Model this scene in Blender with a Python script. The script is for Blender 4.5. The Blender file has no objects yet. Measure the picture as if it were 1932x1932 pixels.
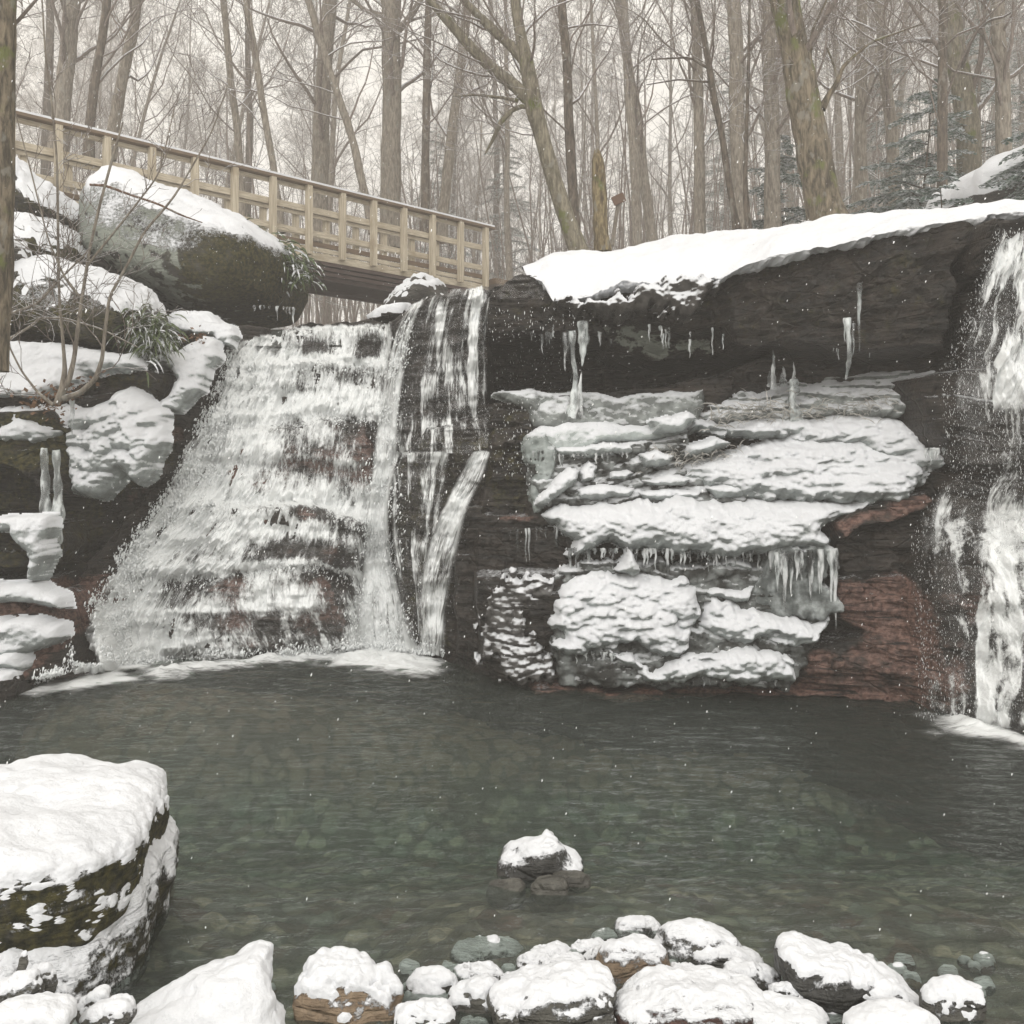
import bpy, math, random
import numpy as np
from mathutils import Vector

# ------------------------------------------------------------------ camera, sky, sun, exposure
F, HZ, EYE, CX, PW = 1900.0, 930.0, 1.6, 966.0, 1932.0
scene = bpy.context.scene
COL = scene.collection
cam_d = bpy.data.cameras.new('camera')
cam = bpy.data.objects.new('camera', cam_d)
COL.objects.link(cam)
cam.location = (0, 0, EYE)
cam.rotation_euler = (math.radians(90), 0, 0)
cam_d.sensor_width = 36.0
cam_d.lens = 36.0 * F / PW
cam_d.shift_y = (HZ - PW / 2) / PW
cam_d.clip_start, cam_d.clip_end = 0.05, 3000
scene.camera = cam
SUN_EL, SUN_AZ = math.radians(40), math.radians(196)
world = bpy.data.worlds.new('World')
scene.world = world
world.use_nodes = True
wt = world.node_tree
wt.nodes.clear()
w_out = wt.nodes.new('ShaderNodeOutputWorld')
w_bg = wt.nodes.new('ShaderNodeBackground')
w_sky = wt.nodes.new('ShaderNodeTexSky')
w_sky.sky_type = 'NISHITA'
w_sky.sun_disc = False
w_sky.sun_elevation = SUN_EL
w_sky.sun_rotation = math.radians(180) - SUN_AZ + math.radians(180)
w_sky.dust_density = 4.0
w_hs = wt.nodes.new('ShaderNodeHueSaturation')
w_hs.inputs['Saturation'].default_value = 0.0
w_mix = wt.nodes.new('ShaderNodeMix')
w_mix.data_type = 'RGBA'
w_mix.inputs[0].default_value = 0.80
w_mix.inputs[7].default_value = (10.3, 10.0, 9.4, 1)     # closed snow-cloud layer
wt.links.new(w_sky.outputs[0], w_hs.inputs['Color'])
wt.links.new(w_hs.outputs[0], w_mix.inputs[6])
wt.links.new(w_mix.outputs[2], w_bg.inputs[0])
w_bg.inputs[1].default_value = 0.10
wt.links.new(w_bg.outputs[0], w_out.inputs[0])
sun_d = bpy.data.lights.new('sun', 'SUN')
sun_d.energy = 1.35
sun_d.angle = math.radians(60)
sun_d.color = (1.0, 0.985, 0.96)
sun = bpy.data.objects.new('sun', sun_d)
COL.objects.link(sun)
_d = Vector((math.sin(SUN_AZ) * math.cos(SUN_EL), math.cos(SUN_AZ) * math.cos(SUN_EL), math.sin(SUN_EL)))
sun.rotation_euler = _d.to_track_quat('Z', 'Y').to_euler()
sun.location = (0, -5, 30)
scene.view_settings.view_transform = 'Standard'
scene.view_settings.look = 'None'
scene.view_settings.exposure = 0.36
scene.view_settings.gamma = 1.0
scene.render.engine = 'CYCLES'
scene.cycles.max_bounces = 8
scene.cycles.diffuse_bounces = 3
scene.cycles.glossy_bounces = 3
scene.cycles.transmission_bounces = 6
scene.cycles.transparent_max_bounces = 16
scene.cycles.volume_bounces = 4
scene.cycles.use_denoising = True
scene.cycles.caustics_reflective = False
scene.cycles.caustics_refractive = False

# ------------------------------------------------------------------ numeric helpers
def P(px, py, Y):
    return np.array([(px - CX) / F * Y, Y, EYE - (py - HZ) / F * Y])

def _hash(ix, iy, iz, seed):
    n = (ix.astype(np.int64) * 374761393 + iy.astype(np.int64) * 668265263 + iz.astype(np.int64) * 1274126177 + seed * 144665) & 0xffffffff
    n = ((n ^ (n >> 13)) * 1274126177) & 0xffffffff
    n = ((n ^ (n >> 16)) * 2246822519) & 0xffffffff
    n = n ^ (n >> 15)
    return (n & 0xffffff).astype(np.float32) / float(0xffffff)

def vnoise(x, y, z, seed=0):
    x, y, z = np.broadcast_arrays(x, y, z)
    x0, y0, z0 = np.floor(x), np.floor(y), np.floor(z)
    fx, fy, fz = x - x0, y - y0, z - z0
    fx, fy, fz = [f * f * (3 - 2 * f) for f in (fx, fy, fz)]
    x0, y0, z0 = x0.astype(np.int64), y0.astype(np.int64), z0.astype(np.int64)
    r = 0
    for dx in (0, 1):
        wx = fx if dx else 1 - fx
        for dy in (0, 1):
            wy = fy if dy else 1 - fy
            for dz in (0, 1):
                wz = fz if dz else 1 - fz
                r = r + wx * wy * wz * _hash(x0 + dx, y0 + dy, z0 + dz, seed)
    return r * 2 - 1

def fbm(x, y, z, octv=4, seed=0, gain=0.5):
    r, a, f = 0, 1.0, 1.0
    for o in range(octv):
        r = r + a * vnoise(x * f + 17.3 * o, y * f + 5.1 * o, z * f + 9.7 * o, seed + o)
        a *= gain
        f *= 2.03
    return r

def worley(x, y, z, seed=0):
    x0, y0, z0 = np.floor(x).astype(np.int64), np.floor(y).astype(np.int64), np.floor(z).astype(np.int64)
    f1 = np.full(x.shape, 9.0, np.float32)
    f2 = np.full(x.shape, 9.0, np.float32)
    cid = np.zeros(x.shape, np.float32)
    for dx in (-1, 0, 1):
        for dy in (-1, 0, 1):
            for dz in (-1, 0, 1):
                cx, cy, cz = x0 + dx, y0 + dy, z0 + dz
                a, b, c = _hash(cx, cy, cz, seed), _hash(cx, cy, cz, seed + 7), _hash(cx, cy, cz, seed + 13)
                d = np.sqrt((cx + a - x) ** 2 + (cy + b - y) ** 2 + (cz + c - z) ** 2).astype(np.float32)
                near = d < f1
                f2 = np.where(near, f1, np.minimum(f2, d))
                cid = np.where(near, _hash(cx, cy, cz, seed + 29), cid)
                f1 = np.where(near, d, f1)
    return f1, f2, cid

def sstep(a, b, x):
    t = np.clip((x - a) / (b - a), 0, 1)
    return t * t * (3 - 2 * t)

def sdist(poly, X, Z):
    """signed distance to a closed polygon, positive inside"""
    d2 = np.full(X.shape, 1e9)
    inside = np.zeros(X.shape, bool)
    n = len(poly)
    for i in range(n):
        ax, az = poly[i]
        bx, bz = poly[(i + 1) % n]
        ex, ez = bx - ax, bz - az
        L = ex * ex + ez * ez + 1e-12
        t = np.clip(((X - ax) * ex + (Z - az) * ez) / L, 0, 1)
        d2 = np.minimum(d2, (X - ax - t * ex) ** 2 + (Z - az - t * ez) ** 2)
        if abs(ez) > 1e-12:
            c = ((az > Z) != (bz > Z)) & (X < ex * (Z - az) / ez + ax)
            inside ^= c
    d = np.sqrt(d2)
    return np.where(inside, d, -d)

def lift(poly):
    w = np.array([P(*p) for p in poly])
    A = np.c_[w[:, 0], w[:, 2], np.ones(len(w))]
    A2 = np.vstack([A, np.array([[0.02, 0, 0], [0, 0.02, 0]])])
    co = np.linalg.lstsq(A2, np.r_[w[:, 1], 0, 0], rcond=None)[0]
    res = w[:, 1] - A @ co
    return w, co, res

def depth_of(w, co, res, X, Z):
    """least-squares plane through the outline plus its smooth residual"""
    Y = co[0] * X + co[1] * Z + co[2]
    num, den = 0, 1e-9
    for i in range(len(w)):
        k = 1.0 / ((X - w[i, 0]) ** 2 + (Z - w[i, 2]) ** 2 + 0.01)
        num = num + k * res[i]
        den = den + k
    return Y + num / den

# ------------------------------------------------------------------ mesh helpers
def mesh_obj(name, verts, faces, mat, parent=None, attrs=None, uv=None, smooth=True):
    """verts (n,3) ; faces (m,4) or (m,3) array, or a list of both"""
    me = bpy.data.meshes.new(name)
    verts = np.asarray(verts, np.float32)
    blocks = faces if isinstance(faces, list) else [faces]
    blocks = [np.asarray(b, np.int32) for b in blocks if len(b)]
    loops = np.concatenate([b.ravel() for b in blocks])
    sizes = np.concatenate([np.full(len(b), b.shape[1], np.int32) for b in blocks])
    me.vertices.add(len(verts))
    me.vertices.foreach_set('co', verts.ravel())
    me.loops.add(len(loops))
    me.loops.foreach_set('vertex_index', loops)
    me.polygons.add(len(sizes))
    me.polygons.foreach_set('loop_start', np.r_[0, np.cumsum(sizes)[:-1]].astype(np.int32))
    me.polygons.foreach_set('use_smooth', np.full(len(sizes), smooth, bool))
    me.update(calc_edges=True)
    for k, v in (attrs or {}).items():
        a = me.attributes.new(k, 'FLOAT', 'POINT')
        a.data.foreach_set('value', np.asarray(v, np.float32).ravel())
    if uv is not None:
        l = me.uv_layers.new(name='UVMap')
        l.data.foreach_set('uv', np.asarray(uv, np.float32)[loops].ravel())
    me.validate()
    if mat is not None:
        me.materials.append(mat)
    o = bpy.data.objects.new(name, me)
    COL.objects.link(o)
    if parent is not None:
        o.parent = parent
    return o

def grid_faces(nr, nc, keep=None):
    i = np.arange(nr * nc).reshape(nr, nc)
    f = np.stack([i[:-1, :-1], i[:-1, 1:], i[1:, 1:], i[1:, :-1]], -1).reshape(-1, 4)
    if keep is not None:
        k = keep.reshape(-1)
        f = f[k[f].any(axis=1)]
    return f

def compact(verts, faces, *arrs):
    used = np.zeros(len(verts), bool)
    used[faces.ravel()] = True
    idx = np.cumsum(used) - 1
    return (verts[used], idx[faces]) + tuple(a[used] for a in arrs)

def tubes(paths, radii, sides=6, cap=True):
    """paths (n,K,3), radii (n,K): all tubes as vertex/face arrays"""
    paths = np.asarray(paths, float)
    radii = np.asarray(radii, float)
    n, K, _ = paths.shape
    t = np.gradient(paths, axis=1)
    t /= np.linalg.norm(t, axis=2, keepdims=True) + 1e-9
    ref = np.where(np.abs(t[:, :1, 2:3]) > 0.9, np.array([1.0, 0, 0]), np.array([0, 0, 1.0]))
    ref = np.broadcast_to(ref, t.shape)
    a = np.cross(t, ref)
    a /= np.linalg.norm(a, axis=2, keepdims=True) + 1e-9
    b = np.cross(t, a)
    ang = np.arange(sides) / sides * 2 * np.pi
    v = paths[:, :, None, :] + radii[:, :, None, None] * (np.cos(ang)[None, None, :, None] * a[:, :, None, :] + np.sin(ang)[None, None, :, None] * b[:, :, None, :])
    base = (np.arange(n) * K * sides)[:, None, None]
    k = np.arange(K - 1)[None, :, None] * sides
    s = np.arange(sides)[None, None, :]
    s2 = (s + 1) % sides
    f = np.stack([base + k + s, base + k + s2, base + k + sides + s2, base + k + sides + s], -1).reshape(-1, 4)
    return v.reshape(-1, 3), f

def join(parts):
    vs, fs, off = [], {}, 0
    for v, f in parts:
        vs.append(v)
        for b in (f if isinstance(f, list) else [f]):
            fs.setdefault(b.shape[1], []).append(b + off)
        off += len(v)
    return np.concatenate(vs), [np.concatenate(x) for x in fs.values()]

def box(c, s, R=None):
    x, y, z = [d / 2 for d in s]
    v = np.array([(i * x, j * y, k * z) for i in (-1, 1) for j in (-1, 1) for k in (-1, 1)], float)
    if R is not None:
        v = v @ R.T
    f = np.array([(0, 1, 3, 2), (4, 6, 7, 5), (0, 4, 5, 1), (2, 3, 7, 6), (0, 2, 6, 4), (1, 5, 7, 3)])
    return v + np.asarray(c, float), f

import bmesh
_ico = {}
def ico(n):
    if n not in _ico:
        bm = bmesh.new(); bmesh.ops.create_icosphere(bm, subdivisions=n, radius=1)
        _ico[n] = (np.array([v.co[:] for v in bm.verts]), np.array([[v.index for v in f.verts] for f in bm.faces]))
        bm.free()
    return _ico[n]
def tag(o, label=None, cat=None, group=None, kind=None):
    if label: o['label'] = label
    if cat: o['category'] = cat
    if group: o['group'] = group
    if kind: o['kind'] = kind
    return o

def empty(name, loc=(0, 0, 0)):
    o = bpy.data.objects.new(name, None)
    o.location = loc
    COL.objects.link(o)
    return o

# ------------------------------------------------------------------ materials
class M:
    def __init__(s, name):
        s.m = bpy.data.materials.new(name)
        s.m.use_nodes = True
        s.t = s.m.node_tree
        s.t.nodes.clear()
        s.out = s.n('ShaderNodeOutputMaterial')
    def n(s, typ, **kw):
        nd = s.t.nodes.new(typ)
        for k, v in kw.items():
            setattr(nd, k, v)
        return nd
    def put(s, sock, v):
        if v is None: return
        if isinstance(v, bpy.types.NodeSocket): s.t.links.new(v, sock)
        elif hasattr(sock.default_value, '__len__'):
            v = tuple(v) if hasattr(v, '__len__') else (v,) * 3
            if len(sock.default_value) == 4 and len(v) == 3: v = v + (1,)
            sock.default_value = v
        else: sock.default_value = v
    def math(s, op, a, b=None, c=None, clamp=False):
        nd = s.n('ShaderNodeMath', operation=op, use_clamp=clamp)
        s.put(nd.inputs[0], a); s.put(nd.inputs[1], b)
        if c is not None: s.put(nd.inputs[2], c)
        return nd.outputs[0]
    def mix(s, fac, a, b):
        nd = s.n('ShaderNodeMix', data_type='RGBA')
        s.put(nd.inputs[0], fac); s.put(nd.inputs[6], a); s.put(nd.inputs[7], b)
        return nd.outputs[2]
    def mixs(s, fac, a, b):
        nd = s.n('ShaderNodeMixShader')
        s.put(nd.inputs[0], fac); s.t.links.new(a, nd.inputs[1]); s.t.links.new(b, nd.inputs[2])
        return nd.outputs[0]
    def ramp(s, v, lo, hi, a=0.0, b=1.0, smooth=True):
        nd = s.n('ShaderNodeMapRange', interpolation_type='SMOOTHSTEP' if smooth else 'LINEAR')
        s.put(nd.inputs[0], v); s.put(nd.inputs[1], lo); s.put(nd.inputs[2], hi); s.put(nd.inputs[3], a); s.put(nd.inputs[4], b)
        return nd.outputs[0]
    def pos(s, scale=(1, 1, 1), uv=False, obj=False):
        if uv: src = s.n('ShaderNodeUVMap').outputs[0]
        elif obj: src = s.n('ShaderNodeTexCoord').outputs['Object']
        else: src = s.n('ShaderNodeNewGeometry').outputs['Position']
        nd = s.n('ShaderNodeMapping')
        s.t.links.new(src, nd.inputs[0])
        nd.inputs[3].default_value = scale
        return nd.outputs[0]
    def noise(s, vec, scale, detail=4, rough=0.55, dist=0.0):
        nd = s.n('ShaderNodeTexNoise')
        s.put(nd.inputs['Vector'], vec); nd.inputs['Scale'].default_value = scale
        nd.inputs['Detail'].default_value = detail; nd.inputs['Roughness'].default_value = rough; nd.inputs['Distortion'].default_value = dist
        return nd.outputs[0]
    def voro(s, vec, scale, feature='F1', out=0):
        nd = s.n('ShaderNodeTexVoronoi', feature=feature)
        s.put(nd.inputs['Vector'], vec); nd.inputs['Scale'].default_value = scale
        return nd.outputs[out]
    def attr(s, name):
        return s.n('ShaderNodeAttribute', attribute_name=name).outputs['Fac']
    def nz(s):
        g = s.n('ShaderNodeNewGeometry')
        x = s.n('ShaderNodeSeparateXYZ')
        s.t.links.new(g.outputs['Normal'], x.inputs[0])
        return x.outputs[2]
    def bump(s, h, strength=0.5, dist=0.02, normal=None):
        nd = s.n('ShaderNodeBump')
        nd.inputs['Strength'].default_value = strength; nd.inputs['Distance'].default_value = dist
        s.put(nd.inputs['Height'], h)
        if normal is not None: s.t.links.new(normal, nd.inputs['Normal'])
        return nd.outputs[0]
    def bsdf(s, color, rough=0.8, normal=None, **kw):
        nd = s.n('ShaderNodeBsdfPrincipled')
        s.put(nd.inputs['Base Color'], color); s.put(nd.inputs['Roughness'], rough)
        if normal is not None: s.t.links.new(normal, nd.inputs['Normal'])
        for k, v in kw.items():
            s.put(nd.inputs[k], v)
        return nd.outputs[0]
    def done(s, sh, vol=None):
        if sh is not None: s.t.links.new(sh, s.out.inputs[0])
        if vol is not None: s.t.links.new(vol, s.out.inputs[1])
        return s.m

SNOW = (0.72, 0.73, 0.75)

def mat_rock(name='wet_rock', dark=(0.006, 0.0055, 0.005), brown=(0.040, 0.030, 0.023), rough=0.42, moss_amt=1.0, snow_lo=0.72, snow_on=True):
    m = M(name)
    p = m.pos()
    big = m.noise(p, 2.2, 5, 0.6)
    fine = m.noise(p, 26, 5, 0.65)
    strata = m.noise(m.pos((1.6, 1.6, 26)), 1.6, 4, 0.6, 0.3)
    c = m.mix(m.ramp(m.math('ADD', m.math('MULTIPLY', strata, 0.4), m.math('MULTIPLY', m.noise(p, 5, 6, 0.7), 0.6)), 0.38, 0.66), dark, brown)
    c = m.mix(m.ramp(fine, 0.45, 0.7, 0, 0.6), c, tuple(0.45 * x for x in brown))
    red = m.attr('red')
    rc = m.mix(m.ramp(fine, 0.38, 0.62), (0.065, 0.033, 0.026), (0.19, 0.112, 0.088))
    rc = m.mix(m.ramp(strata, 0.56, 0.66), rc, (0.016, 0.012, 0.011))
    rmask = m.ramp(m.math('ADD', red, m.math('MULTIPLY', m.math('SUBTRACT', big, 0.5), 1.4)), 0.42, 0.6)
    rmask = m.math('MULTIPLY', rmask, m.ramp(red, 0.02, 0.2))
    c = m.mix(rmask, c, rc)
    mo = m.attr('moss')
    mn = m.noise(p, 7, 6, 0.7)
    mm = m.math('MULTIPLY', m.ramp(m.math('ADD', mo, m.math('MULTIPLY', m.math('SUBTRACT', mn, 0.5), 1.6)), 0.35, 0.75), m.ramp(mo, 0.0, 0.15, 0, moss_amt))
    mc = m.mix(m.ramp(fine, 0.35, 0.7), (0.012, 0.013, 0.005), (0.090, 0.078, 0.026))
    c = m.mix(mm, c, mc)
    li = m.attr('lichen')
    lm = m.math('MULTIPLY', m.ramp(m.math('ADD', li, m.math('MULTIPLY', m.math('SUBTRACT', m.noise(p, 5, 4, 0.6), 0.5), 1.5)), 0.5, 0.6), m.ramp(li, 0.0, 0.2))
    c = m.mix(lm, c, m.mix(fine, (0.17, 0.185, 0.155), (0.31, 0.33, 0.285)))
    r = m.mix(mm, (rough,) * 3, (0.85,) * 3)
    b1 = m.bump(m.math('SUBTRACT', strata, m.math('MULTIPLY', m.ramp(m.voro(m.pos((3.2, 3.2, 9)), 1.0, 'DISTANCE_TO_EDGE'), 0.0, 0.06, 1.0, 0.0), 0.5)), 0.6, 0.05)
    b2 = m.bump(fine, 0.75, 0.025, b1)
    if snow_on:
        sn = m.attr('snow')
        nn = m.noise(p, 34, 4, 0.65)
        s = m.math('ADD', m.nz(), m.math('MULTIPLY', m.math('SUBTRACT', nn, 0.5), 0.9))
        s = m.math('ADD', s, m.math('MULTIPLY', m.math('SUBTRACT', m.noise(p, 6, 3), 0.5), 0.5))
        s = m.math('ADD', s, m.math('MULTIPLY', m.math('SUBTRACT', m.noise(p, 110, 3, 0.7), 0.5), 0.7))
        s = m.math('MULTIPLY', m.ramp(m.math('ADD', s, sn), snow_lo + 0.50, snow_lo + 0.78), m.ramp(sn, 0.02, 0.15))
        c = m.mix(s, c, SNOW)
        r = m.mix(s, r, (0.8,) * 3)
        b2 = m.bump(s, 0.9, 0.02, b2)
    return m.done(m.bsdf(c, r, b2, **{'Specular IOR Level': 0.38}))

def mat_snow(name='snow', lump=0.5):
    m = M(name)
    p = m.pos()
    h = m.noise(p, 60, 5, 0.6)
    h2 = m.noise(p, 4, 4, 0.6)
    c = m.mix(m.ramp(m.noise(p, 3, 4), 0.3, 0.8), SNOW, (0.66, 0.67, 0.69))
    b = m.bump(h2, 0.6 * lump, 0.12)
    b = m.bump(h, 1.1 * lump, 0.014, b)
    return m.done(m.bsdf(c, 0.75, b))

def mat_icesnow(name='snowy_ice', lo=-0.12, hi=0.40, ice=(0.36, 0.39, 0.38), ice2=(0.60, 0.65, 0.64)):
    """lumpy ice whose upward faces carry snow"""
    m = M(name)
    p = m.pos()
    n1 = m.noise(p, 40, 5, 0.65)
    n2 = m.noise(p, 8, 3, 0.5)
    f = m.math('ADD', m.nz(), m.math('MULTIPLY', m.math('SUBTRACT', n1, 0.5), 0.45))
    f = m.math('ADD', f, m.math('MULTIPLY', m.math('SUBTRACT', n2, 0.5), 0.6))
    f = m.math('ADD', f, m.attr('snow'))
    f = m.ramp(f, lo, hi)
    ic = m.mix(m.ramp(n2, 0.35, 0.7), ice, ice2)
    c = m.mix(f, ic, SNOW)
    r = m.mix(f, (0.16,) * 3, (0.75,) * 3)
    b = m.bump(m.noise(p, 75, 4, 0.6), 0.8, 0.016)
    b = m.bump(f, 0.4, 0.015, b)
    tw = m.math('MULTIPLY', m.math('SUBTRACT', 1.0, f), 0.35)
    return m.done(m.bsdf(c, r, b, **{'Transmission Weight': tw, 'IOR': 1.31}))

def mat_ice(name='clear_ice', col=(0.80, 0.86, 0.85), tr=0.75, rough=0.12):
    m = M(name)
    p = m.pos((1, 1, 0.35))
    h = m.noise(p, 24, 4, 0.6)
    c = m.mix(m.ramp(h, 0.4, 0.7), col, (0.5, 0.54, 0.53))
    w = m.ramp(m.noise(p, 11, 4), 0.42, 0.6, tr, tr * 0.35)
    return m.done(m.bsdf(c, rough, m.bump(h, 0.5, 0.015), **{'Transmission Weight': w, 'IOR': 1.31}))

def mat_water_fall(name, su, sv, bias=0.0, lo=0.45, hi=0.63, tlm=0.04, white=(0.86, 0.875, 0.87)):
    """torn white water over clear film: coverage from flow-aligned noise"""
    m = M(name)
    uv = m.n('ShaderNodeUVMap').outputs[0]
    def mp(a, b, off=0.0):
        nd = m.n('ShaderNodeMapping')
        m.t.links.new(uv, nd.inputs[0])
        nd.inputs[3].default_value = (a, b, 1)
        nd.inputs[1].default_value = (off, off * 1.7, 0)
        return nd.outputs[0]
    a = m.noise(mp(su, sv), 1.0, 6, 0.66, 0.6)
    b = m.noise(mp(su * 2.6, sv * 3.4, 5.0), 1.0, 5, 0.7, 0.4)
    c = m.noise(mp(su * 0.22, sv * 0.5, 9.0), 1.0, 3, 0.5, 0.3)
    h = m.math('ADD', m.math('MULTIPLY', a, 0.52), m.math('MULTIPLY', b, 0.33))
    h = m.math('ADD', h, m.math('MULTIPLY', c, 0.15))
    d = m.attr('dens')
    x = m.math('ADD', h, m.math('MULTIPLY', m.math('SUBTRACT', d, 0.5), 0.62))
    cov = m.ramp(m.math('ADD', x, bias), 0.44, 0.66)
    edge = m.ramp(m.attr('edge'), 0.0, 1.0)
    cov = m.math('MULTIPLY', cov, edge)
    bm = m.bump(h, 0.6, 0.06)
    tl = m.n('ShaderNodeBsdfTranslucent'); tl.inputs[0].default_value = (0.9, 0.92, 0.91, 1)
    body = m.mixs(tlm, m.bsdf(white, 0.4, bm, **{'Specular IOR Level': 0.7}), tl.outputs[0])
    film = m.n('ShaderNodeBsdfGlossy'); film.inputs['Roughness'].default_value = 0.12
    m.t.links.new(bm, film.inputs['Normal'])
    film.inputs['Color'].default_value = (0.8, 0.8, 0.8, 1)
    tr = m.n('ShaderNodeBsdfTransparent')
    thin = m.mixs(m.math('MULTIPLY', edge, 0.07), tr.outputs[0], film.outputs[0])
    return m.done(m.mixs(cov, thin, body))

def mat_bark(name, a, b, snow=0.85, moss=0.0, scale=1.0, sdir=(0.0, -0.4, 1.0)):
    m = M(name)
    p = m.pos((1, 1, 0.22), obj=True)
    n = m.noise(p, 30 * scale, 6, 0.7, 0.4)
    n2 = m.noise(m.pos((1, 1, 1), obj=True), 4, 4, 0.6)
    c = m.mix(m.ramp(n, 0.35, 0.68), a, b)
    if moss:
        c = m.mix(m.ramp(n2, 0.60 - 0.12 * moss, 0.68), c, (0.11, 0.12, 0.035))
    c = m.mix(m.ramp(m.noise(m.pos((1, 1, 0.6), obj=True), 9, 3), 0.58, 0.66, 0, 0.6), c, (0.22, 0.21, 0.18))
    g = m.n('ShaderNodeNewGeometry')
    vd = m.n('ShaderNodeVectorMath', operation='DOT_PRODUCT')
    m.t.links.new(g.outputs['Normal'], vd.inputs[0])
    vd.inputs[1].default_value = sdir
    s = m.math('ADD', vd.outputs['Value'], m.math('MULTIPLY', m.math('SUBTRACT', n, 0.5), 1.2))
    s = m.ramp(s, snow, snow + 0.2)
    c = m.mix(s, c, SNOW)
    return m.done(m.bsdf(c, 0.9, m.bump(n, 0.8, 0.03)))
# ------------------------------------------------------------------ shared materials
ROCK = mat_rock()
ROCK_DRY = mat_rock('boulder_rock', (0.030, 0.028, 0.025), (0.11, 0.10, 0.085), 0.7)
SNOWM = mat_snow()
ICESNOW = mat_icesnow()
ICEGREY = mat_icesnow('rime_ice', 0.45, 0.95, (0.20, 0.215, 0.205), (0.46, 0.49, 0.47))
ICE = mat_ice(col=(0.93, 0.95, 0.95), tr=0.97, rough=0.06)

# ------------------------------------------------------------------ the cliff: one rock face Y(X, Z)
STEP = 0.0125
GX = np.arange(-6.2, 5.6, STEP)
GZ = np.arange(-0.9, 7.0, STEP)
# base depth from control points (pixel of the photograph, metres away)
CP = [(-260, 1500, 6.6), (-260, 1000, 7.6), (-260, 500, 9.5), (-260, 100, 11),
      (0, 1325, 7.7), (0, 1180, 8.1), (0, 940, 8.6), (0, 780, 9.1), (0, 640, 9.9), (0, 480, 11.0), (0, 300, 12.6),
      (60, 1300, 8.3), (60, 1100, 8.6), (100, 940, 8.9), (110, 780, 9.3), (110, 640, 10.0), (110, 500, 11.1), (110, 330, 12.6),
      (150, 1262, 9.1), (160, 1100, 9.3), (200, 1000, 9.5), (230, 900, 9.7), (240, 760, 10.0), (240, 620, 10.6), (240, 480, 11.8),
      (300, 1240, 9.8), (290, 1080, 9.75), (300, 950, 9.95), (330, 850, 10.1), (370, 740, 10.5), (400, 660, 10.9), (440, 622, 11.3),
      (430, 1238, 9.9), (430, 1100, 9.95), (430, 965, 10.15), (450, 930, 10.5), (450, 800, 10.7), (470, 700, 11.05), (520, 680, 11.3), (520, 616, 11.6),
      (600, 1238, 9.9), (600, 1100, 10.0), (600, 975, 10.15), (600, 930, 10.5), (600, 800, 10.7), (600, 700, 11.0), (600, 680, 11.35), (600, 613, 11.6),
      (690, 1230, 10.1), (690, 1000, 10.4), (690, 800, 10.7), (690, 690, 11.0), (690, 608, 11.4),
      (760, 1215, 10.0), (750, 1000, 10.2), (745, 800, 10.3), (745, 700, 10.3), (745, 600, 10.6),
      (830, 1240, 9.6), (850, 1000, 9.4), (850, 850, 9.55), (850, 700, 9.6), (850, 545, 9.8),
      (920, 1290, 8.7), (930, 1090, 8.7), (930, 960, 8.95), (930, 800, 9.3), (930, 640, 9.7), (930, 560, 9.5),
      (1000, 1300, 8.25), (1050, 1180, 8.3), (1050, 1060, 8.5), (1050, 960, 8.7), (1050, 860, 8.95), (1050, 790, 9.2), (1050, 540, 9.3),
      (1250, 1302, 8.25), (1250, 1180, 8.35), (1250, 1060, 8.6), (1250, 950, 8.6), (1250, 860, 8.9), (1250, 780, 9.2), (1250, 520, 9.1),
      (1500, 1305, 8.2), (1500, 1180, 8.3), (1500, 1060, 8.4), (1500, 950, 8.4), (1500, 860, 8.6), (1500, 760, 9.0), (1500, 480, 8.7),
      (1620, 1318, 7.95), (1620, 1150, 8.0), (1620, 1020, 8.0), (1640, 960, 8.2), (1650, 860, 8.35), (1650, 740, 8.6), (1650, 430, 8.5),
      (1760, 1335, 7.6), (1760, 1180, 7.6), (1760, 1000, 7.75), (1780, 880, 7.85), (1780, 740, 8.0), (1780, 430, 8.0),
      (1900, 1368, 6.95), (1900, 1200, 7.05), (1900, 1000, 7.25), (1900, 860, 7.4), (1900, 740, 7.5), (1900, 420, 7.45),
      (2080, 1440, 6.3), (2080, 1000, 6.6), (2080, 700, 6.8), (2080, 400, 6.9),
      (2500, 1500, 5.8), (2500, 900, 6.0), (2500, 300, 6.3)]
cp = np.array([P(*c) for c in CP])
_D = np.sqrt((cp[:, None, 0] - cp[None, :, 0]) ** 2 + (cp[:, None, 2] - cp[None, :, 2]) ** 2)
_w = np.linalg.solve(_D + np.eye(len(cp)) * -0.02, cp[:, 1] - cp[:, 1].mean())
X, Z = np.meshgrid(GX, GZ)
# evaluate on a coarse grid, then bilinear to the fine one
def bilerp(A, xs, zs, x, z):
    fx = np.clip((x - xs[0]) / (xs[1] - xs[0]), 0, len(xs) - 1.001)
    fz = np.clip((z - zs[0]) / (zs[1] - zs[0]), 0, len(zs) - 1.001)
    ix, iz = fx.astype(int), fz.astype(int)
    tx, tz = fx - ix, fz - iz
    return (A[iz, ix] * (1 - tx) + A[iz, ix + 1] * tx) * (1 - tz) + (A[iz + 1, ix] * (1 - tx) + A[iz + 1, ix + 1] * tx) * tz
cxs = np.arange(-6.3, 5.8, 0.06); czs = np.arange(-1.0, 7.2, 0.06)
CXg, CZg = np.meshgrid(cxs, czs)
cy = np.full(CXg.shape, cp[:, 1].mean())
for i in range(len(cp)):
    cy += _w[i] * np.sqrt((CXg - cp[i, 0]) ** 2 + (CZg - cp[i, 2]) ** 2)
Y = bilerp(cy, cxs, czs, X, Z)
moss = np.zeros_like(X); red = np.zeros_like(X); snow = 0.30 * sstep(0.1, 0.5, Z) * (1 - sstep(-3.4, -3.0, X) * (1 - sstep(-0.9, -0.5, X))); lichen = np.zeros_like(X)
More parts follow.
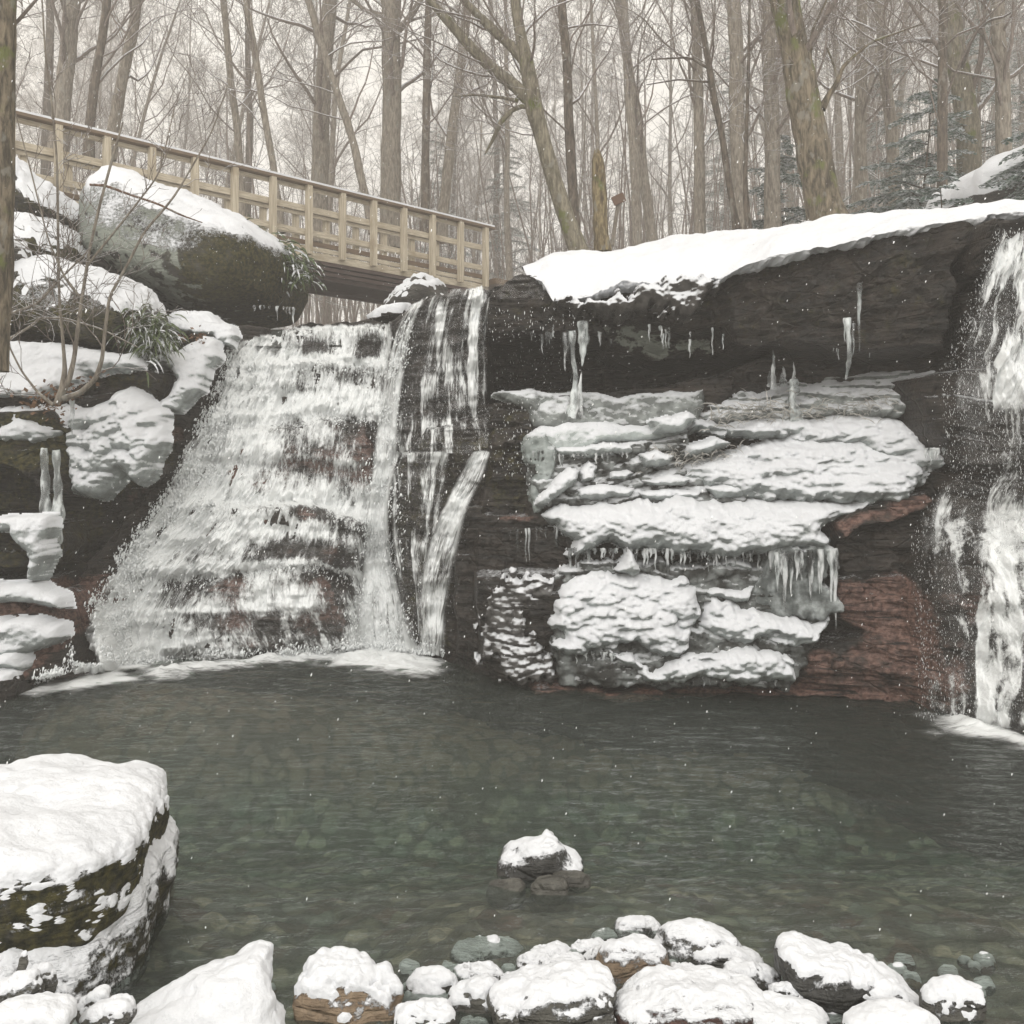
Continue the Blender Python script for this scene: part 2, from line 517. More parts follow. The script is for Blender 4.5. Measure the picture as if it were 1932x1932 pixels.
wobx = fbm(X * 2.1, 0 * X, Z * 2.1, 4, 3) * 0.05
wobz = fbm(X * 2.1, 0 * X + 7, Z * 2.6, 4, 5) * 0.04

def paint(poly, edge=0.05, Yset=True, bulge=0.0, br=0.3, wob=1.0, **attrs):
    """set a traced block of the face to its own depth plane (and mark its surface)"""
    global Y
    w, co, res = lift(poly)
    m0 = 0.4
    x0, x1 = w[:, 0].min() - m0, w[:, 0].max() + m0
    z0, z1 = w[:, 2].min() - m0, w[:, 2].max() + m0
    i0, i1 = np.searchsorted(GX, [x0, x1]); j0, j1 = np.searchsorted(GZ, [z0, z1])
    s = (slice(j0, j1), slice(i0, i1))
    xx, zz = X[s] + wobx[s] * wob, Z[s] + wobz[s] * wob
    d = sdist(w[:, [0, 2]], xx, zz)
    k = sstep(-edge / 2, edge / 2, d)
    if Yset:
        yn = depth_of(w, co, res, X[s], Z[s])
        if bulge:
            yn = yn - bulge * (1 - np.exp(-np.maximum(d, 0) / br))
        Y[s] = Y[s] * (1 - k) + yn * k
    k2 = sstep(-0.12, 0.12, d)
    for nm, v in attrs.items():
        A = {'moss': moss, 'red': red, 'snow': snow, 'lichen': lichen}[nm]
        A[s] = A[s] * (1 - k2) + v * k2

# --- left bank: ledges above dark undercut faces
paint([(-200, 640, 9.2), (120, 650, 9.6), (245, 668, 9.9), (245, 745, 9.6), (150, 770, 9.3), (0, 760, 8.9), (-200, 760, 8.6)], 0.1)
paint([(150, 700, 9.4), (240, 690, 9.6), (330, 700, 9.8), (330, 755, 9.9), (240, 745, 9.7), (140, 752, 9.5)], 0.05, moss=0.5)
paint([(-200, 770, 8.5), (90, 770, 8.9), (140, 800, 9.1), (300, 760, 9.8), (300, 900, 9.6), (200, 950, 9.5), (90, 900, 8.9), (-200, 880, 8.5)], 0.05, moss=0.7)
paint([(-200, 860, 9.1), (60, 880, 9.3), (140, 930, 9.5), (220, 945, 9.75), (230, 1000, 9.8), (160, 1085, 9.5), (-200, 1080, 9.0)], 0.04, moss=0.5)
paint([(-200, 975, 8.3), (60, 985, 8.5), (95, 1030, 8.6), (60, 1070, 8.5), (-200, 1065, 8.2)], 0.04)
paint([(60, 1090, 9.0), (230, 1070, 9.5), (260, 1150, 9.6), (150, 1250, 9.2), (105, 1270, 8.9), (70, 1180, 8.8)], 0.05, red=0.75)
paint([(-200, 1110, 8.0), (100, 1120, 8.4), (125, 1180, 8.5), (120, 1290, 8.3), (0, 1300, 7.9), (-200, 1330, 7.5)], 0.05, moss=0.3)
paint([(290, 800, 10.1), (400, 655, 10.7), (440, 630, 11.0), (410, 720, 10.7), (350, 850, 10.2), (250, 980, 9.9), (170, 1110, 9.6), (150, 1090, 9.5), (230, 950, 9.8)], 0.06, red=0.35)
# --- cascade steps behind the left fall
paint([(510, 688, 11.0), (620, 684, 10.9), (705, 695, 11.0), (700, 730, 10.9), (520, 735, 10.9)], 0.05)
paint([(530, 615, 11.35), (620, 612, 11.3), (628, 680, 11.25), (535, 682, 11.3)], 0.06, bulge=0.15)
paint([(655, 608, 11.2), (735, 600, 11.0), (740, 690, 11.0), (660, 690, 11.15)], 0.05, bulge=0.1)
paint([(430, 815, 10.45), (700, 790, 10.4), (715, 930, 10.2), (430, 930, 10.2)], 0.08, red=0.6)
paint([(400, 958, 9.95), (560, 945, 9.8), (690, 985, 9.95), (690, 1060, 9.9), (560, 1080, 9.75), (360, 1060, 9.85)], 0.07, bulge=0.12, red=0.45)
paint([(420, 1090, 9.8), (560, 1065, 9.65), (650, 1110, 9.8), (670, 1225, 9.8), (400, 1240, 9.7), (300, 1230, 9.7), (330, 1130, 9.85)], 0.08, bulge=0.15, red=0.5)
# --- buttress under the thin curtain
paint([(742, 612, 10.4), (775, 575, 10.0), (800, 553, 9.75), (880, 540, 9.6), (935, 530, 9.5), (932, 560, 9.5), (925, 775, 9.65), (860, 795, 9.7), (775, 860, 9.9), (742, 790, 10.15), (732, 700, 10.3)], 0.06)
paint([(800, 795, 9.35), (925, 795, 9.3), (930, 860, 9.25), (900, 960, 9.2), (870, 985, 9.2), (860, 1250, 9.3), (760, 1200, 9.7), (735, 1000, 9.9), (738, 880, 9.75), (770, 850, 9.5)], 0.05, bulge=0.12, moss=0.45)
paint([(875, 975, 8.95), (1065, 968, 8.65), (1065, 1085, 8.65), (930, 1090, 8.8), (905, 1260, 8.8), (865, 1240, 9.05), (860, 1040, 9.0)], 0.04)
paint([(868, 962, 8.95), (1070, 958, 8.65), (1072, 988, 8.6), (870, 992, 8.9)], 0.03, red=0.55)
paint([(930, 765, 9.25), (1000, 768, 9.1), (1003, 970, 9.0), (910, 970, 9.1)], 0.05, moss=0.55)
paint([(800, 800, 9.3), (1000, 800, 9.05), (1000, 838, 9.0), (930, 842, 9.1), (930, 805, 9.2)], 0.03, moss=0.3)
paint([(930, 852, 9.12), (1002, 850, 9.0), (1002, 900, 8.98), (925, 905, 9.08)], 0.03, moss=0.5)
paint([(905, 1000, 8.85), (1062, 1000, 8.6), (1060, 1080, 8.62), (905, 1085, 8.85)], 0.03)
# --- big overhang slab, its green underside and the black recess beneath
paint([(925, 640, 10.9), (1150, 620, 10.9), (1400, 660, 10.6), (1800, 640, 9.6), (1830, 705, 9.2), (1500, 690, 9.8), (1380, 700, 10.0), (1230, 745, 10.3), (1000, 765, 10.4), (925, 770, 10.5)], 0.06, wob=0.7)
paint([(918, 560, 9.25), (985, 510, 9.3), (1300, 430, 9.3), (1600, 395, 8.4), (1880, 380, 7.5), (1860, 430, 7.3), (1815, 520, 7.45), (1800, 655, 7.55), (1600, 655, 8.1), (1400, 650, 8.65), (1330, 632, 8.8), (1200, 640, 9.0), (1060, 622, 9.2), (918, 632, 9.4)], 0.05, moss=0.33, red=0.16)
paint([(1130, 610, 9.3), (1345, 622, 9.1), (1350, 668, 9.4), (1250, 682, 9.5), (1140, 660, 9.5)], 0.05, lichen=0.62, moss=0.2)
# --- dark red rock beneath and right of the ice
paint([(1560, 985, 7.95), (1680, 950, 7.9), (1760, 930, 7.8), (1770, 960, 7.75), (1700, 985, 7.75), (1590, 1015, 7.8)], 0.04, red=0.85)
paint([(1570, 1010, 8.05), (1700, 985, 7.95), (1770, 1010, 7.85), (1740, 1090, 7.8), (1620, 1080, 8.0), (1570, 1120, 8.15)], 0.05)
paint([(1575, 1090, 7.95), (1700, 1080, 7.75), (1770, 1130, 7.6), (1760, 1250, 7.55), (1640, 1190, 7.8), (1570, 1170, 8.0)], 0.05, red=0.9)
paint([(1500, 1225, 7.95), (1640, 1190, 7.75), (1770, 1240, 7.5), (1770, 1330, 7.5), (1620, 1312, 7.85), (1500, 1300, 8.05)], 0.06, red=0.55, moss=0.2)
paint([(905, 1095, 8.35), (1060, 1080, 8.25), (1060, 1180, 8.2), (1050, 1300, 8.15), (950, 1290, 8.25), (905, 1250, 8.4)], 0.06, bulge=0.1, red=0.3, snow=0.42)
paint([(1000, 1285, 8.15), (1500, 1290, 8.1), (1760, 1318, 7.6), (1760, 1345, 7.5), (1500, 1320, 7.95), (1000, 1312, 8.0)], 0.05, red=0.9)
# --- right fall: overhanging lip, back wall, steps and sloping foot
paint([(1870, 425, 7.1), (2200, 395, 6.6), (2200, 470, 6.7), (1900, 500, 7.1), (1850, 520, 7.3)], 0.05)
paint([(1800, 560, 7.7), (2200, 520, 7.1), (2200, 690, 7.1), (1820, 700, 7.7)], 0.06, red=0.2)
paint([(1745, 712, 7.75), (1830, 690, 7.5), (2200, 700, 6.7), (2200, 870, 6.7), (1850, 880, 7.35), (1800, 870, 7.6), (1745, 800, 7.75)], 0.06, bulge=0.1, snow=0.55)
paint([(1740, 1080, 7.5), (1850, 1010, 7.2), (2200, 1000, 6.5), (2200, 1500, 5.9), (1900, 1385, 6.8), (1745, 1345, 7.4)], 0.1, bulge=0.15, red=0.4)

# fold everything above the skyline of the face back into ground
TOPP = [(-400, 150, 11.0), (-100, 230, 12.0), (0, 290, 12.5), (60, 330, 12.4), (150, 420, 12.2), (230, 520, 11.8), (330, 600, 11.3), (440, 622, 11.35), (560, 612, 11.6), (700, 606, 11.3), (742, 600, 10.6), (775, 572, 10.0), (805, 552, 9.75),
        (880, 540, 9.6), (920, 535, 9.4), (985, 512, 9.3), (1030, 522, 9.25), (1060, 548, 9.1), (1200, 524, 8.95), (1300, 512, 8.75), (1400, 486, 8.6), (1500, 462, 8.35), (1600, 442, 8.15), (1750, 426, 7.75), (1880, 408, 7.35), (2000, 400, 7.0), (2300, 370, 6.6)]
tp = np.array([P(*q) for q in TOPP])
ztop = np.interp(GX, tp[:, 0], tp[:, 2]) + fbm(GX * 3, 0 * GX, 0 * GX, 4, 11) * 0.035
over = np.maximum(Z - ztop[None, :], 0)
# ------ surface detail: broken strata, blocks, grain
warp = fbm(X * 0.7, Y * 0.7, Z * 0.7, 3, 21) * 0.10
zz = Z + warp + 0.03 * X
lay = np.zeros_like(X)
for th, amp, sx, sd in ((0.17, 0.085, 0.55, 1), (0.06, 0.035, 0.32, 2), (0.024, 0.014, 0.2, 3)):
    L = np.floor(zz / th)
    r = _hash(L, np.floor(X / sx + _hash(L, L * 0, L * 0, sd) * 9 + wobx * 4), L * 0, sd + 40)
    lay += (r - 0.5) * amp * 2 * sstep(0, 0.18, (zz / th - L)) 
grain = fbm(X * 5, Y * 5, Z * 9, 5, 31, 0.55) * 0.035
calm = 1 - sstep(11.8, 12.6, Y)
_q = (X - (Y - 9.3) * 0.2)
slab_m = sstep(2.9, 3.0, Z) * sstep(-0.1, 0.3, X)
lump3 = fbm(X * 2.4, Y * 2.4, Z * 3.4, 5, 33, 0.6) * 0.09
Y = Y + (lay * 0.75 * (1 - 0.75 * slab_m) + grain + lump3 * slab_m) * (0.35 + 0.65 * calm)
YF = Y.copy()                      # face depth used by everything that clings to it
oc = np.minimum(over, 0.0 + over)
Zv = np.where(over > 0, ztop[None, :] + over * 0.10, Z)
Yv = np.where(over > 0, Y + over * 9.0, Y)
zrow0 = P(0, HZ + EYE * F / 9.0, 9.0)
keep = over < 1.3
V = np.stack([X, Yv, Zv], -1).reshape(-1, 3)
fc = grid_faces(len(GZ), len(GX), keep)
V, fc, a1, a2, a3, a4 = compact(V, fc, moss.ravel(), red.ravel(), snow.ravel(), lichen.ravel())
cliff = mesh_obj('cliff', V, fc, ROCK, attrs={'moss': a1, 'red': a2, 'snow': a3, 'lichen': a4})
tag(cliff, kind='structure')

def face_y(x, z):
    return bilerp(YF, GX, GZ, x, z)

def on_face(px, py, off=0.0, it=4, guess=9.0):
    """point of the rock face seen at a pixel of the photograph"""
    px = np.asarray(px, float); py = np.asarray(py, float)
    y = np.full(px.shape, guess)
    for _ in range(it + 6):
        yn = face_y((px - CX) / F * y, EYE - (py - HZ) / F * y)
        y = y * 0.5 + yn * 0.5
    y = y - off
    return np.stack([(px - CX) / F * y, y, EYE - (py - HZ) / F * y], -1)

# ------------------------------------------------------------------ things that cling to the face: ice and snow masses
def patch(name, poly, mat, thick=0.18, rim=0.14, bub=0.0, bsc=9.0, bz=1.0, lump=0.04, lsc=3.0, wob=0.03, snow=0.0, seed=1, step=0.011, terr=0.0, tsc=9.0, parent=None, ragged=0.0):
    w, co, res = lift(poly)
    xs = np.arange(w[:, 0].min() - 0.12, w[:, 0].max() + 0.12, step)
    zs = np.arange(w[:, 2].min() - 0.12, w[:, 2].max() + 0.12, step)
    A, B = np.meshgrid(xs, zs)
    wx = fbm(A * 5, A * 0, B * 5, 4, seed) * wob
    wz = fbm(A * 5, A * 0 + 4, B * 5, 4, seed + 1) * wob
    d = sdist(w[:, [0, 2]], A + wx, B + wz)
    if ragged:
        d = d + (fbm(A * 16, A * 0, B * 9, 4, seed + 2)) * ragged
    t = np.clip(d / rim, 0, 1)
    prof = np.sqrt(np.maximum(0, 1 - (1 - t) ** 2))
    yy = depth_of(w, co, res, A, B)
    y = yy + thick * (1 - prof)
    y = y + fbm(A * lsc, yy * lsc, B * lsc * 1.6, 4, seed + 5) * lump
    if terr:
        q = (B + fbm(A * 1.3, A * 0, B * 1.3, 3, seed + 8) * 0.12) * tsc
        q = q - np.floor(q)
        y = y + terr * (q - 0.5) * (0.6 + 0.8 * vnoise(A * 3, A * 0, B * 3, seed + 9))
    if bub:
        f1, f2, _ = worley(A * bsc * 0.8 + wx * 8, yy * bsc * 0.4, B * bsc * bz + wz * 8, seed + 3)
        y = y - bub * np.sqrt(np.maximum(0, 1 - np.minimum(f1 * 1.15, 1) ** 2)) * sstep(0, 0.5, t + 0.15)
        f1, f2, _ = worley(A * bsc * 4.6, yy * bsc, B * bsc * 5.2, seed + 14)
        y = y - bub * 0.10 * np.sqrt(np.maximum(0, 1 - np.minimum(f1 * 1.1, 1) ** 2))
        f1, f2, _ = worley(A * bsc * 2.3, yy * bsc * 0.6, B * bsc * bz * 2.3, seed + 4)
        y = y - bub * 0.4 * np.sqrt(np.maximum(0, 1 - np.minimum(f1 * 1.15, 1) ** 2))
    y = y + fbm(A * 30, yy * 30, B * 30, 2, seed + 6) * 0.004
    keep = d > -step * 0.8
    y = y + fbm(A * 60, yy * 20, B * 60, 2, seed + 7) * 0.0035
    back = np.clip(face_y(A, B) + 0.05, y, y + 0.12)
    y = np.where(d > 0, y, back)
    V = np.stack([A, y, B], -1).reshape(-1, 3)
    f = grid_faces(len(zs), len(xs), keep)
    V, f = compact(V, f)
    return mesh_obj(name, V, f, mat, parent=parent, attrs={'snow': np.full(len(V), snow)})
# ------------------------------------------------------------------ forest ground, running back to the horizon
def gz(x, y):
    x = np.asarray(x, float); y = np.asarray(y, float)
    t = x / np.maximum(y, 1.0)
    slope = 0.155 + 0.16 * sstep(0.0, 0.35, t) + 0.08 * sstep(-0.15, -0.5, t)
    far = 3.35 + slope * np.maximum(y - 12.5, 0)
    far = np.where(y > 90, 3.35 + slope * 77.5 + (y - 90) * 0.06, far)
    far += fbm(x * 0.12, y * 0.12, x * 0, 3, 61) * 0.8 * sstep(16, 34, y)
    far += 1.3 * sstep(-3.2, -6.5, x) * (1 - sstep(16, 25, y))
    return far
def build_ground():
    xs = np.r_[-110, -90, -75, np.arange(-60, 60.1, 0.8), 75, 90, 110]
    ys = np.r_[np.arange(11.6, 30, 0.5), np.arange(30, 110, 1.5)]
    A, B = np.meshgrid(xs, ys)
    C = gz(A, B) + fbm(A * 0.9, B * 0.9, A * 0, 4, 63) * 0.10
    C[0] -= 0.5
    m = M('forest_floor')
    p = m.pos()
    n = m.noise(p, 3.0, 6, 0.7)
    c = m.mix(m.ramp(n, 0.40, 0.56), (0.085, 0.062, 0.045), SNOW)
    mt = m.done(m.bsdf(c, 0.9, m.bump(n, 0.6, 0.08)))
    o = mesh_obj('ground', np.stack([A, B, C], -1).reshape(-1, 3), grid_faces(len(ys), len(xs)), mt)
    tag(o, kind='structure')
build_ground()

# ------------------------------------------------------------------ pool: stony bed and clear green water
def bed_z(x, y):
    d = -0.13 - 0.87 * sstep(3.5, 7.4, y) + 0.55 * sstep(6.9, 8.3, y)
    d = d + 0.04 * sstep(3.75, 3.1, y)
    d = d - 0.22 * np.exp(-((x + 0.95) ** 2 / 0.25 + (y - 3.7) ** 2 / 0.5))
    d = d + 0.05 * np.exp(-((x - 0.25) ** 2 + (y - 4.2) ** 2) / 0.7)
    d = d + 0.35 * np.exp(-((x + 3.2) ** 2 / 3.0 + (y - 8.6) ** 2 / 0.7))
    return d
def build_pool():
    xs = np.arange(-6.5, 6.5, 0.022); ys = np.arange(1.4, 11.5, 0.022)
    A, B = np.meshgrid(xs, ys)
    C = bed_z(A, B)
    f1, f2, _ = worley(A * 8.0, B * 8.0, A * 0, 71)
    C = C + 0.045 * np.sqrt(np.maximum(0, 1 - np.minimum(f1 * 1.2, 1) ** 2))
    f1, f2, _ = worley(A * 19.0, B * 19.0, A * 0, 72)
    C = C + 0.02 * np.sqrt(np.maximum(0, 1 - np.minimum(f1 * 1.2, 1) ** 2)) + fbm(A * 2, B * 2, A * 0, 3, 73) * 0.03
    m = M('pool_bed')
    p = m.pos((8.0, 8.0, 0.01))
    cid = m.voro(p, 1.0, 'F1', 1)
    sp = m.n('ShaderNodeSeparateColor'); m.t.links.new(cid, sp.inputs[0])
    c = m.mix(m.ramp(sp.outputs[0], 0.2, 0.9), (0.20, 0.17, 0.125), (0.44, 0.37, 0.28))
    c = m.mix(m.ramp(sp.outputs[1], 0.72, 0.76), c, (0.15, 0.09, 0.07))
    c = m.mix(m.ramp(sp.outputs[2], 0.8, 0.84), c, (0.22, 0.21, 0.18))
    p2 = m.pos((19, 19, 0.01))
    cid2 = m.voro(p2, 1.0, 'F1', 1)
    sp2 = m.n('ShaderNodeSeparateColor'); m.t.links.new(cid2, sp2.inputs[0])
    c = m.mix(m.ramp(sp2.outputs[0], 0.3, 0.9, 0.0, 0.5), c, (0.06, 0.055, 0.045))
    c = m.mix(m.ramp(m.noise(m.pos(), 1.4, 4), 0.4, 0.7, 0, 0.55), c, (0.22, 0.25, 0.19))
    yy = m.n('ShaderNodeSeparateXYZ'); m.t.links.new(m.pos(), yy.inputs[0])
    c = m.mix(m.ramp(m.math('ADD', yy.outputs[1], m.math('MULTIPLY', m.noise(m.pos(), 1.5, 3), 1.2)), 7.9, 8.4, 0, 0.8), c, m.mix(m.noise(m.pos(), 6, 4), (0.14, 0.085, 0.065), (0.30, 0.20, 0.155)))
    c = m.mix(m.ramp(m.voro(p, 1.0), 0.42, 0.62, 0, 0.7), c, (0.06, 0.052, 0.042))
    mt = m.done(m.bsdf(c, 0.6))
    o = mesh_obj('pool_bed', np.stack([A, B, C], -1).reshape(-1, 3), grid_faces(len(ys), len(xs)), mt)
    tag(o, kind='structure')
    # water surface with real ripples
    xs = np.arange(-6.4, 6.4, 0.018); ys = np.arange(1.5, 11.0, 0.018)
    A, B = np.meshgrid(xs, ys)
    dr = A + 0.35 * B
    amp = 0.35 + 0.5 * sstep(6.0, 8.5, B) + 0.5 * (fbm(A * 0.6, B * 0.6, A * 0, 2, 80) + 0.3)
    amp = np.clip(amp, 0.25, 1.3)
    h = fbm(dr * 2.2, B * 5.0, A * 0, 3, 81) * 0.014 + fbm(dr * 7, B * 14, A * 0, 3, 82) * 0.006
    h = (h + (1 - np.abs(vnoise(dr * 4.2 + 1.2 * vnoise(A * 2, B * 2, A * 0, 84), B * 9.5, A * 0, 83))) ** 3 * 0.008) * amp * 1.5
    m = M('pool_water')
    p = m.pos((1.0, 2.2, 1))
    n = m.noise(p, 9, 4, 0.6, 0.6)
    n2 = m.noise(p, 34, 3, 0.6, 0.5)
    bm = m.bump(m.math('ADD', n, m.math('MULTIPLY', n2, 0.35)), 0.6, 0.06)
    fr = m.n('ShaderNodeFresnel'); fr.inputs[0].default_value = 1.333
    m.t.links.new(bm, fr.inputs[1])
    gl = m.n('ShaderNodeBsdfGlossy'); gl.inputs['Roughness'].default_value = 0.10
    m.t.links.new(bm, gl.inputs['Normal'])
    gl.inputs['Color'].default_value = (0.92, 0.94, 0.92, 1)
    tr = m.n('ShaderNodeBsdfTransparent'); tr.inputs[0].default_value = (0.82, 0.87, 0.83, 1)
    ab = m.n('ShaderNodeVolumeAbsorption')
    ab.inputs['Color'].default_value = (0.42, 0.68, 0.58, 1); ab.inputs['Density'].default_value = 0.34
    silt = m.n('ShaderNodeBsdfDiffuse'); silt.inputs[0].default_value = (0.30, 0.36, 0.32, 1)
    body = m.mixs(0.06, tr.outputs[0], silt.outputs[0])
    mt = m.done(m.mixs(fr.outputs[0], body, gl.outputs[0]), ab.outputs[0])
    V = np.stack([A, B, h], -1).reshape(-1, 3)
    f = grid_faces(len(ys), len(xs))
    nx, ny = len(xs), len(ys)
    ring = np.concatenate([np.arange(nx), np.arange(1, ny) * nx + nx - 1, (ny - 1) * nx + np.arange(nx - 2, -1, -1), np.arange(ny - 2, 0, -1) * nx])
    Vb = V[ring].copy(); Vb[:, 2] = -2.2
    b = len(V) + np.arange(len(ring))
    side = np.stack([ring, b, np.roll(b, -1), np.roll(ring, -1)], -1)
    cen = len(V) + len(ring)
    V = np.concatenate([V, Vb, [[0, 6, -2.2]]])
    bot = np.stack([np.roll(b, -1), b, np.full(len(b), cen)], -1)
    o = mesh_obj('pool_water', V, [np.concatenate([f, side]), bot], mt)
    tag(o, kind='structure')
build_pool()

# snow on top of the overhanging ledge: lip curve -> crest curve -> back
def loft3(curves, nu, nv):
    """curves: list of (k,3) polylines; returns (nv,nu,3)"""
    rs = []
    for c in curves:
        c = np.asarray(c, float)
        s = np.r_[0, np.cumsum(np.linalg.norm(np.diff(c, axis=0), axis=1))]
        t = np.linspace(0, s[-1], nu)
        rs.append(np.stack([np.interp(t, s, c[:, i]) for i in range(3)], -1))
    rs = np.array(rs)
    k = len(rs)
    t = np.linspace(0, k - 1, nv)
    i = np.clip(np.floor(t).astype(int), 0, k - 2)
    u = (t - i)[:, None, None]
    p1, p2 = rs[i], rs[i + 1]
    p0, p3 = rs[np.clip(i - 1, 0, k - 1)], rs[np.clip(i + 2, 0, k - 1)]
    return 0.5 * (2 * p1 + (p2 - p0) * u + (2 * p0 - 5 * p1 + 4 * p2 - p3) * u * u + (3 * p1 - p0 - 3 * p2 + p3) * u ** 3)

def build_ledge_snow():
    lip = [(1000, 517, 9.22), (1022, 526, 9.15), (1045, 560, 9.05), (1120, 552, 8.95), (1180, 530, 8.85), (1240, 535, 8.75), (1300, 524, 8.65), (1362, 516, 8.55), (1400, 498, 8.5), (1460, 480, 8.35), (1530, 466, 8.2), (1600, 452, 8.05), (1680, 440, 7.85), (1760, 426, 7.65), (1850, 408, 7.4), (1940, 398, 7.2), (2050, 392, 7.0)]
    mid = [(990, 512, 9.5), (1060, 505, 9.4), (1200, 488, 9.2), (1400, 462, 8.9), (1600, 425, 8.45), (1760, 408, 8.1), (1950, 396, 7.7), (2100, 388, 7.4)]
    crest = [(986, 506, 10.0), (1040, 486, 10.1), (1100, 474, 10.15), (1200, 460, 10.0), (1300, 445, 9.9), (1400, 434, 9.7), (1500, 420, 9.5), (1570, 404, 9.3), (1680, 396, 9.0), (1760, 394, 8.8), (1880, 391, 8.4), (2000, 384, 8.1)]
    c1, c2, c3 = [np.array([P(*q) for q in L]) for L in (lip, mid, crest)]
    c0 = c1 + np.array([0, 0.01, -0.018]); c0b = c1 + np.array([0, 0.25, -0.05])
    c4 = c3 + np.array([0.2, 1.3, -0.05]); c5 = c3 + np.array([0.5, 5.0, -0.4])
    G = loft3([c0b, c0, c1, c2, c3, c4, c5], 560, 190)
    x, y, z = G[..., 0], G[..., 1], G[..., 2]
    n = fbm(x * 2.2, y * 2.2, z * 0, 3, 91)
    v = np.linspace(0, 6, 190)[:, None]
    env = sstep(0.8, 2.2, v)
    z = z + n * 0.05 * env + 0.02 * fbm(x * 5, y * 5, z * 0, 3, 97) * env + fbm(x * 9, y * 9, z * 3, 3, 92) * 0.006
    rag = fbm(x * 4.3, y * 0, z * 7, 5, 93, 0.7)
    y = y + rag * 0.09 * (1 - env); z = z + (rag * 0.022 + fbm(x * 22, y * 0, z * 20, 3, 95) * 0.012) * (1 - env)
    o = mesh_obj('ledge_snow', np.stack([x, y, z], -1).reshape(-1, 3), grid_faces(190, 560), SNOWM)
    tag(o, kind='structure')
build_ledge_snow()
# ------------------------------------------------------------------ ice and snow masses clinging to the cliff (each a thing)
def ice(name, label, cat, poly, mat=None, group=None, **kw):
    o = patch(name, poly, mat or ICESNOW, **kw)
    tag(o, label, cat, group)
    return o
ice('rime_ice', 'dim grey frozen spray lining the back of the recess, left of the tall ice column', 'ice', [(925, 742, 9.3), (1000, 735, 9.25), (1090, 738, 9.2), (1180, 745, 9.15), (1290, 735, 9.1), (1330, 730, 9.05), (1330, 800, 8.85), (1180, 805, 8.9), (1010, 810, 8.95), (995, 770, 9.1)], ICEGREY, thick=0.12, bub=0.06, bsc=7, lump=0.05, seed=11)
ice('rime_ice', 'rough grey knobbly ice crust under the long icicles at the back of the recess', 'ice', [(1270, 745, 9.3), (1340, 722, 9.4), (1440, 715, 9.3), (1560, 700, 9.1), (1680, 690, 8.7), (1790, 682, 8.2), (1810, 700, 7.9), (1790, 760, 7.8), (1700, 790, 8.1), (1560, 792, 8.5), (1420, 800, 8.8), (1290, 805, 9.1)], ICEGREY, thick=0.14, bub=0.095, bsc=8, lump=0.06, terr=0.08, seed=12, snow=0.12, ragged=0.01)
ice('ice_dome', 'smooth pale dome of ice below the double icicle, beside the wet buttress', 'ice', [(993, 822, 8.85), (1010, 806, 8.9), (1060, 797, 8.95), (1100, 788, 9.0), (1190, 800, 8.9), (1290, 812, 8.75), (1300, 826, 8.7), (1240, 828, 8.7), (1150, 836, 8.7), (1060, 850, 8.75), (1010, 845, 8.8)], mat_icesnow('pale_ice', 0.25, 0.8, (0.50, 0.55, 0.53), (0.72, 0.77, 0.75)), thick=0.12, rim=0.1, bub=0.04, bsc=6, lump=0.03, seed=13)
ice('ice_drapery', 'pale ice drapery hanging down the left corner of the pale dome', 'ice', [(992, 820, 8.82), (1030, 812, 8.8), (1048, 850, 8.75), (1038, 905, 8.75), (1018, 965, 8.72), (1004, 975, 8.75), (1000, 900, 8.8), (990, 860, 8.82)], mat_icesnow('pale_ice_hanging', 0.45, 0.9, (0.34, 0.38, 0.36), (0.62, 0.67, 0.65)), thick=0.1, rim=0.06, bub=0.05, bsc=14, bz=0.35, lump=0.03, seed=14, ragged=0.006)
ice('ice_ledge', 'thin snowy ice ledge just under the pale dome', 'ice', [(1045, 838, 8.72), (1120, 842, 8.66), (1190, 832, 8.62), (1200, 848, 8.6), (1150, 862, 8.6), (1060, 860, 8.66)], thick=0.08, rim=0.05, bub=0.03, bsc=12, seed=15)
ice('ice_mound', 'broad fan of snow-covered lumpy ice, largest of the white mounds on the ledges', 'ice', [(1285, 880, 8.6), (1340, 862, 8.6), (1420, 838, 8.6), (1500, 815, 8.6), (1570, 812, 8.5), (1640, 830, 8.3), (1720, 842, 8.0), (1770, 860, 7.85), (1768, 905, 7.8), (1720, 945, 7.8), (1640, 952, 7.95), (1540, 948, 8.1), (1440, 950, 8.25), (1400, 940, 8.35), (1340, 915, 8.45), (1290, 900, 8.55)], thick=0.20, rim=0.26, bub=0.105, bsc=6.8, bz=1.7, lump=0.05, terr=0.015, tsc=6, seed=16, snow=0.42, ragged=0.018)
ice('ice_mound', 'rounded snowy ice hump at the upper right end of the ledges, by the right waterfall', 'ice', [(1285, 792, 8.8), (1400, 788, 8.75), (1500, 786, 8.7), (1600, 782, 8.5), (1640, 770, 8.4), (1690, 780, 8.2), (1742, 810, 8.0), (1748, 835, 7.95), (1795, 842, 7.8), (1800, 870, 7.72), (1780, 882, 7.74), (1700, 868, 7.95), (1620, 838, 8.25), (1500, 830, 8.5), (1400, 822, 8.65), (1300, 818, 8.75)], thick=0.16, rim=0.18, bub=0.095, bsc=7, bz=1.6, lump=0.05, seed=17, snow=0.42, ragged=0.018)
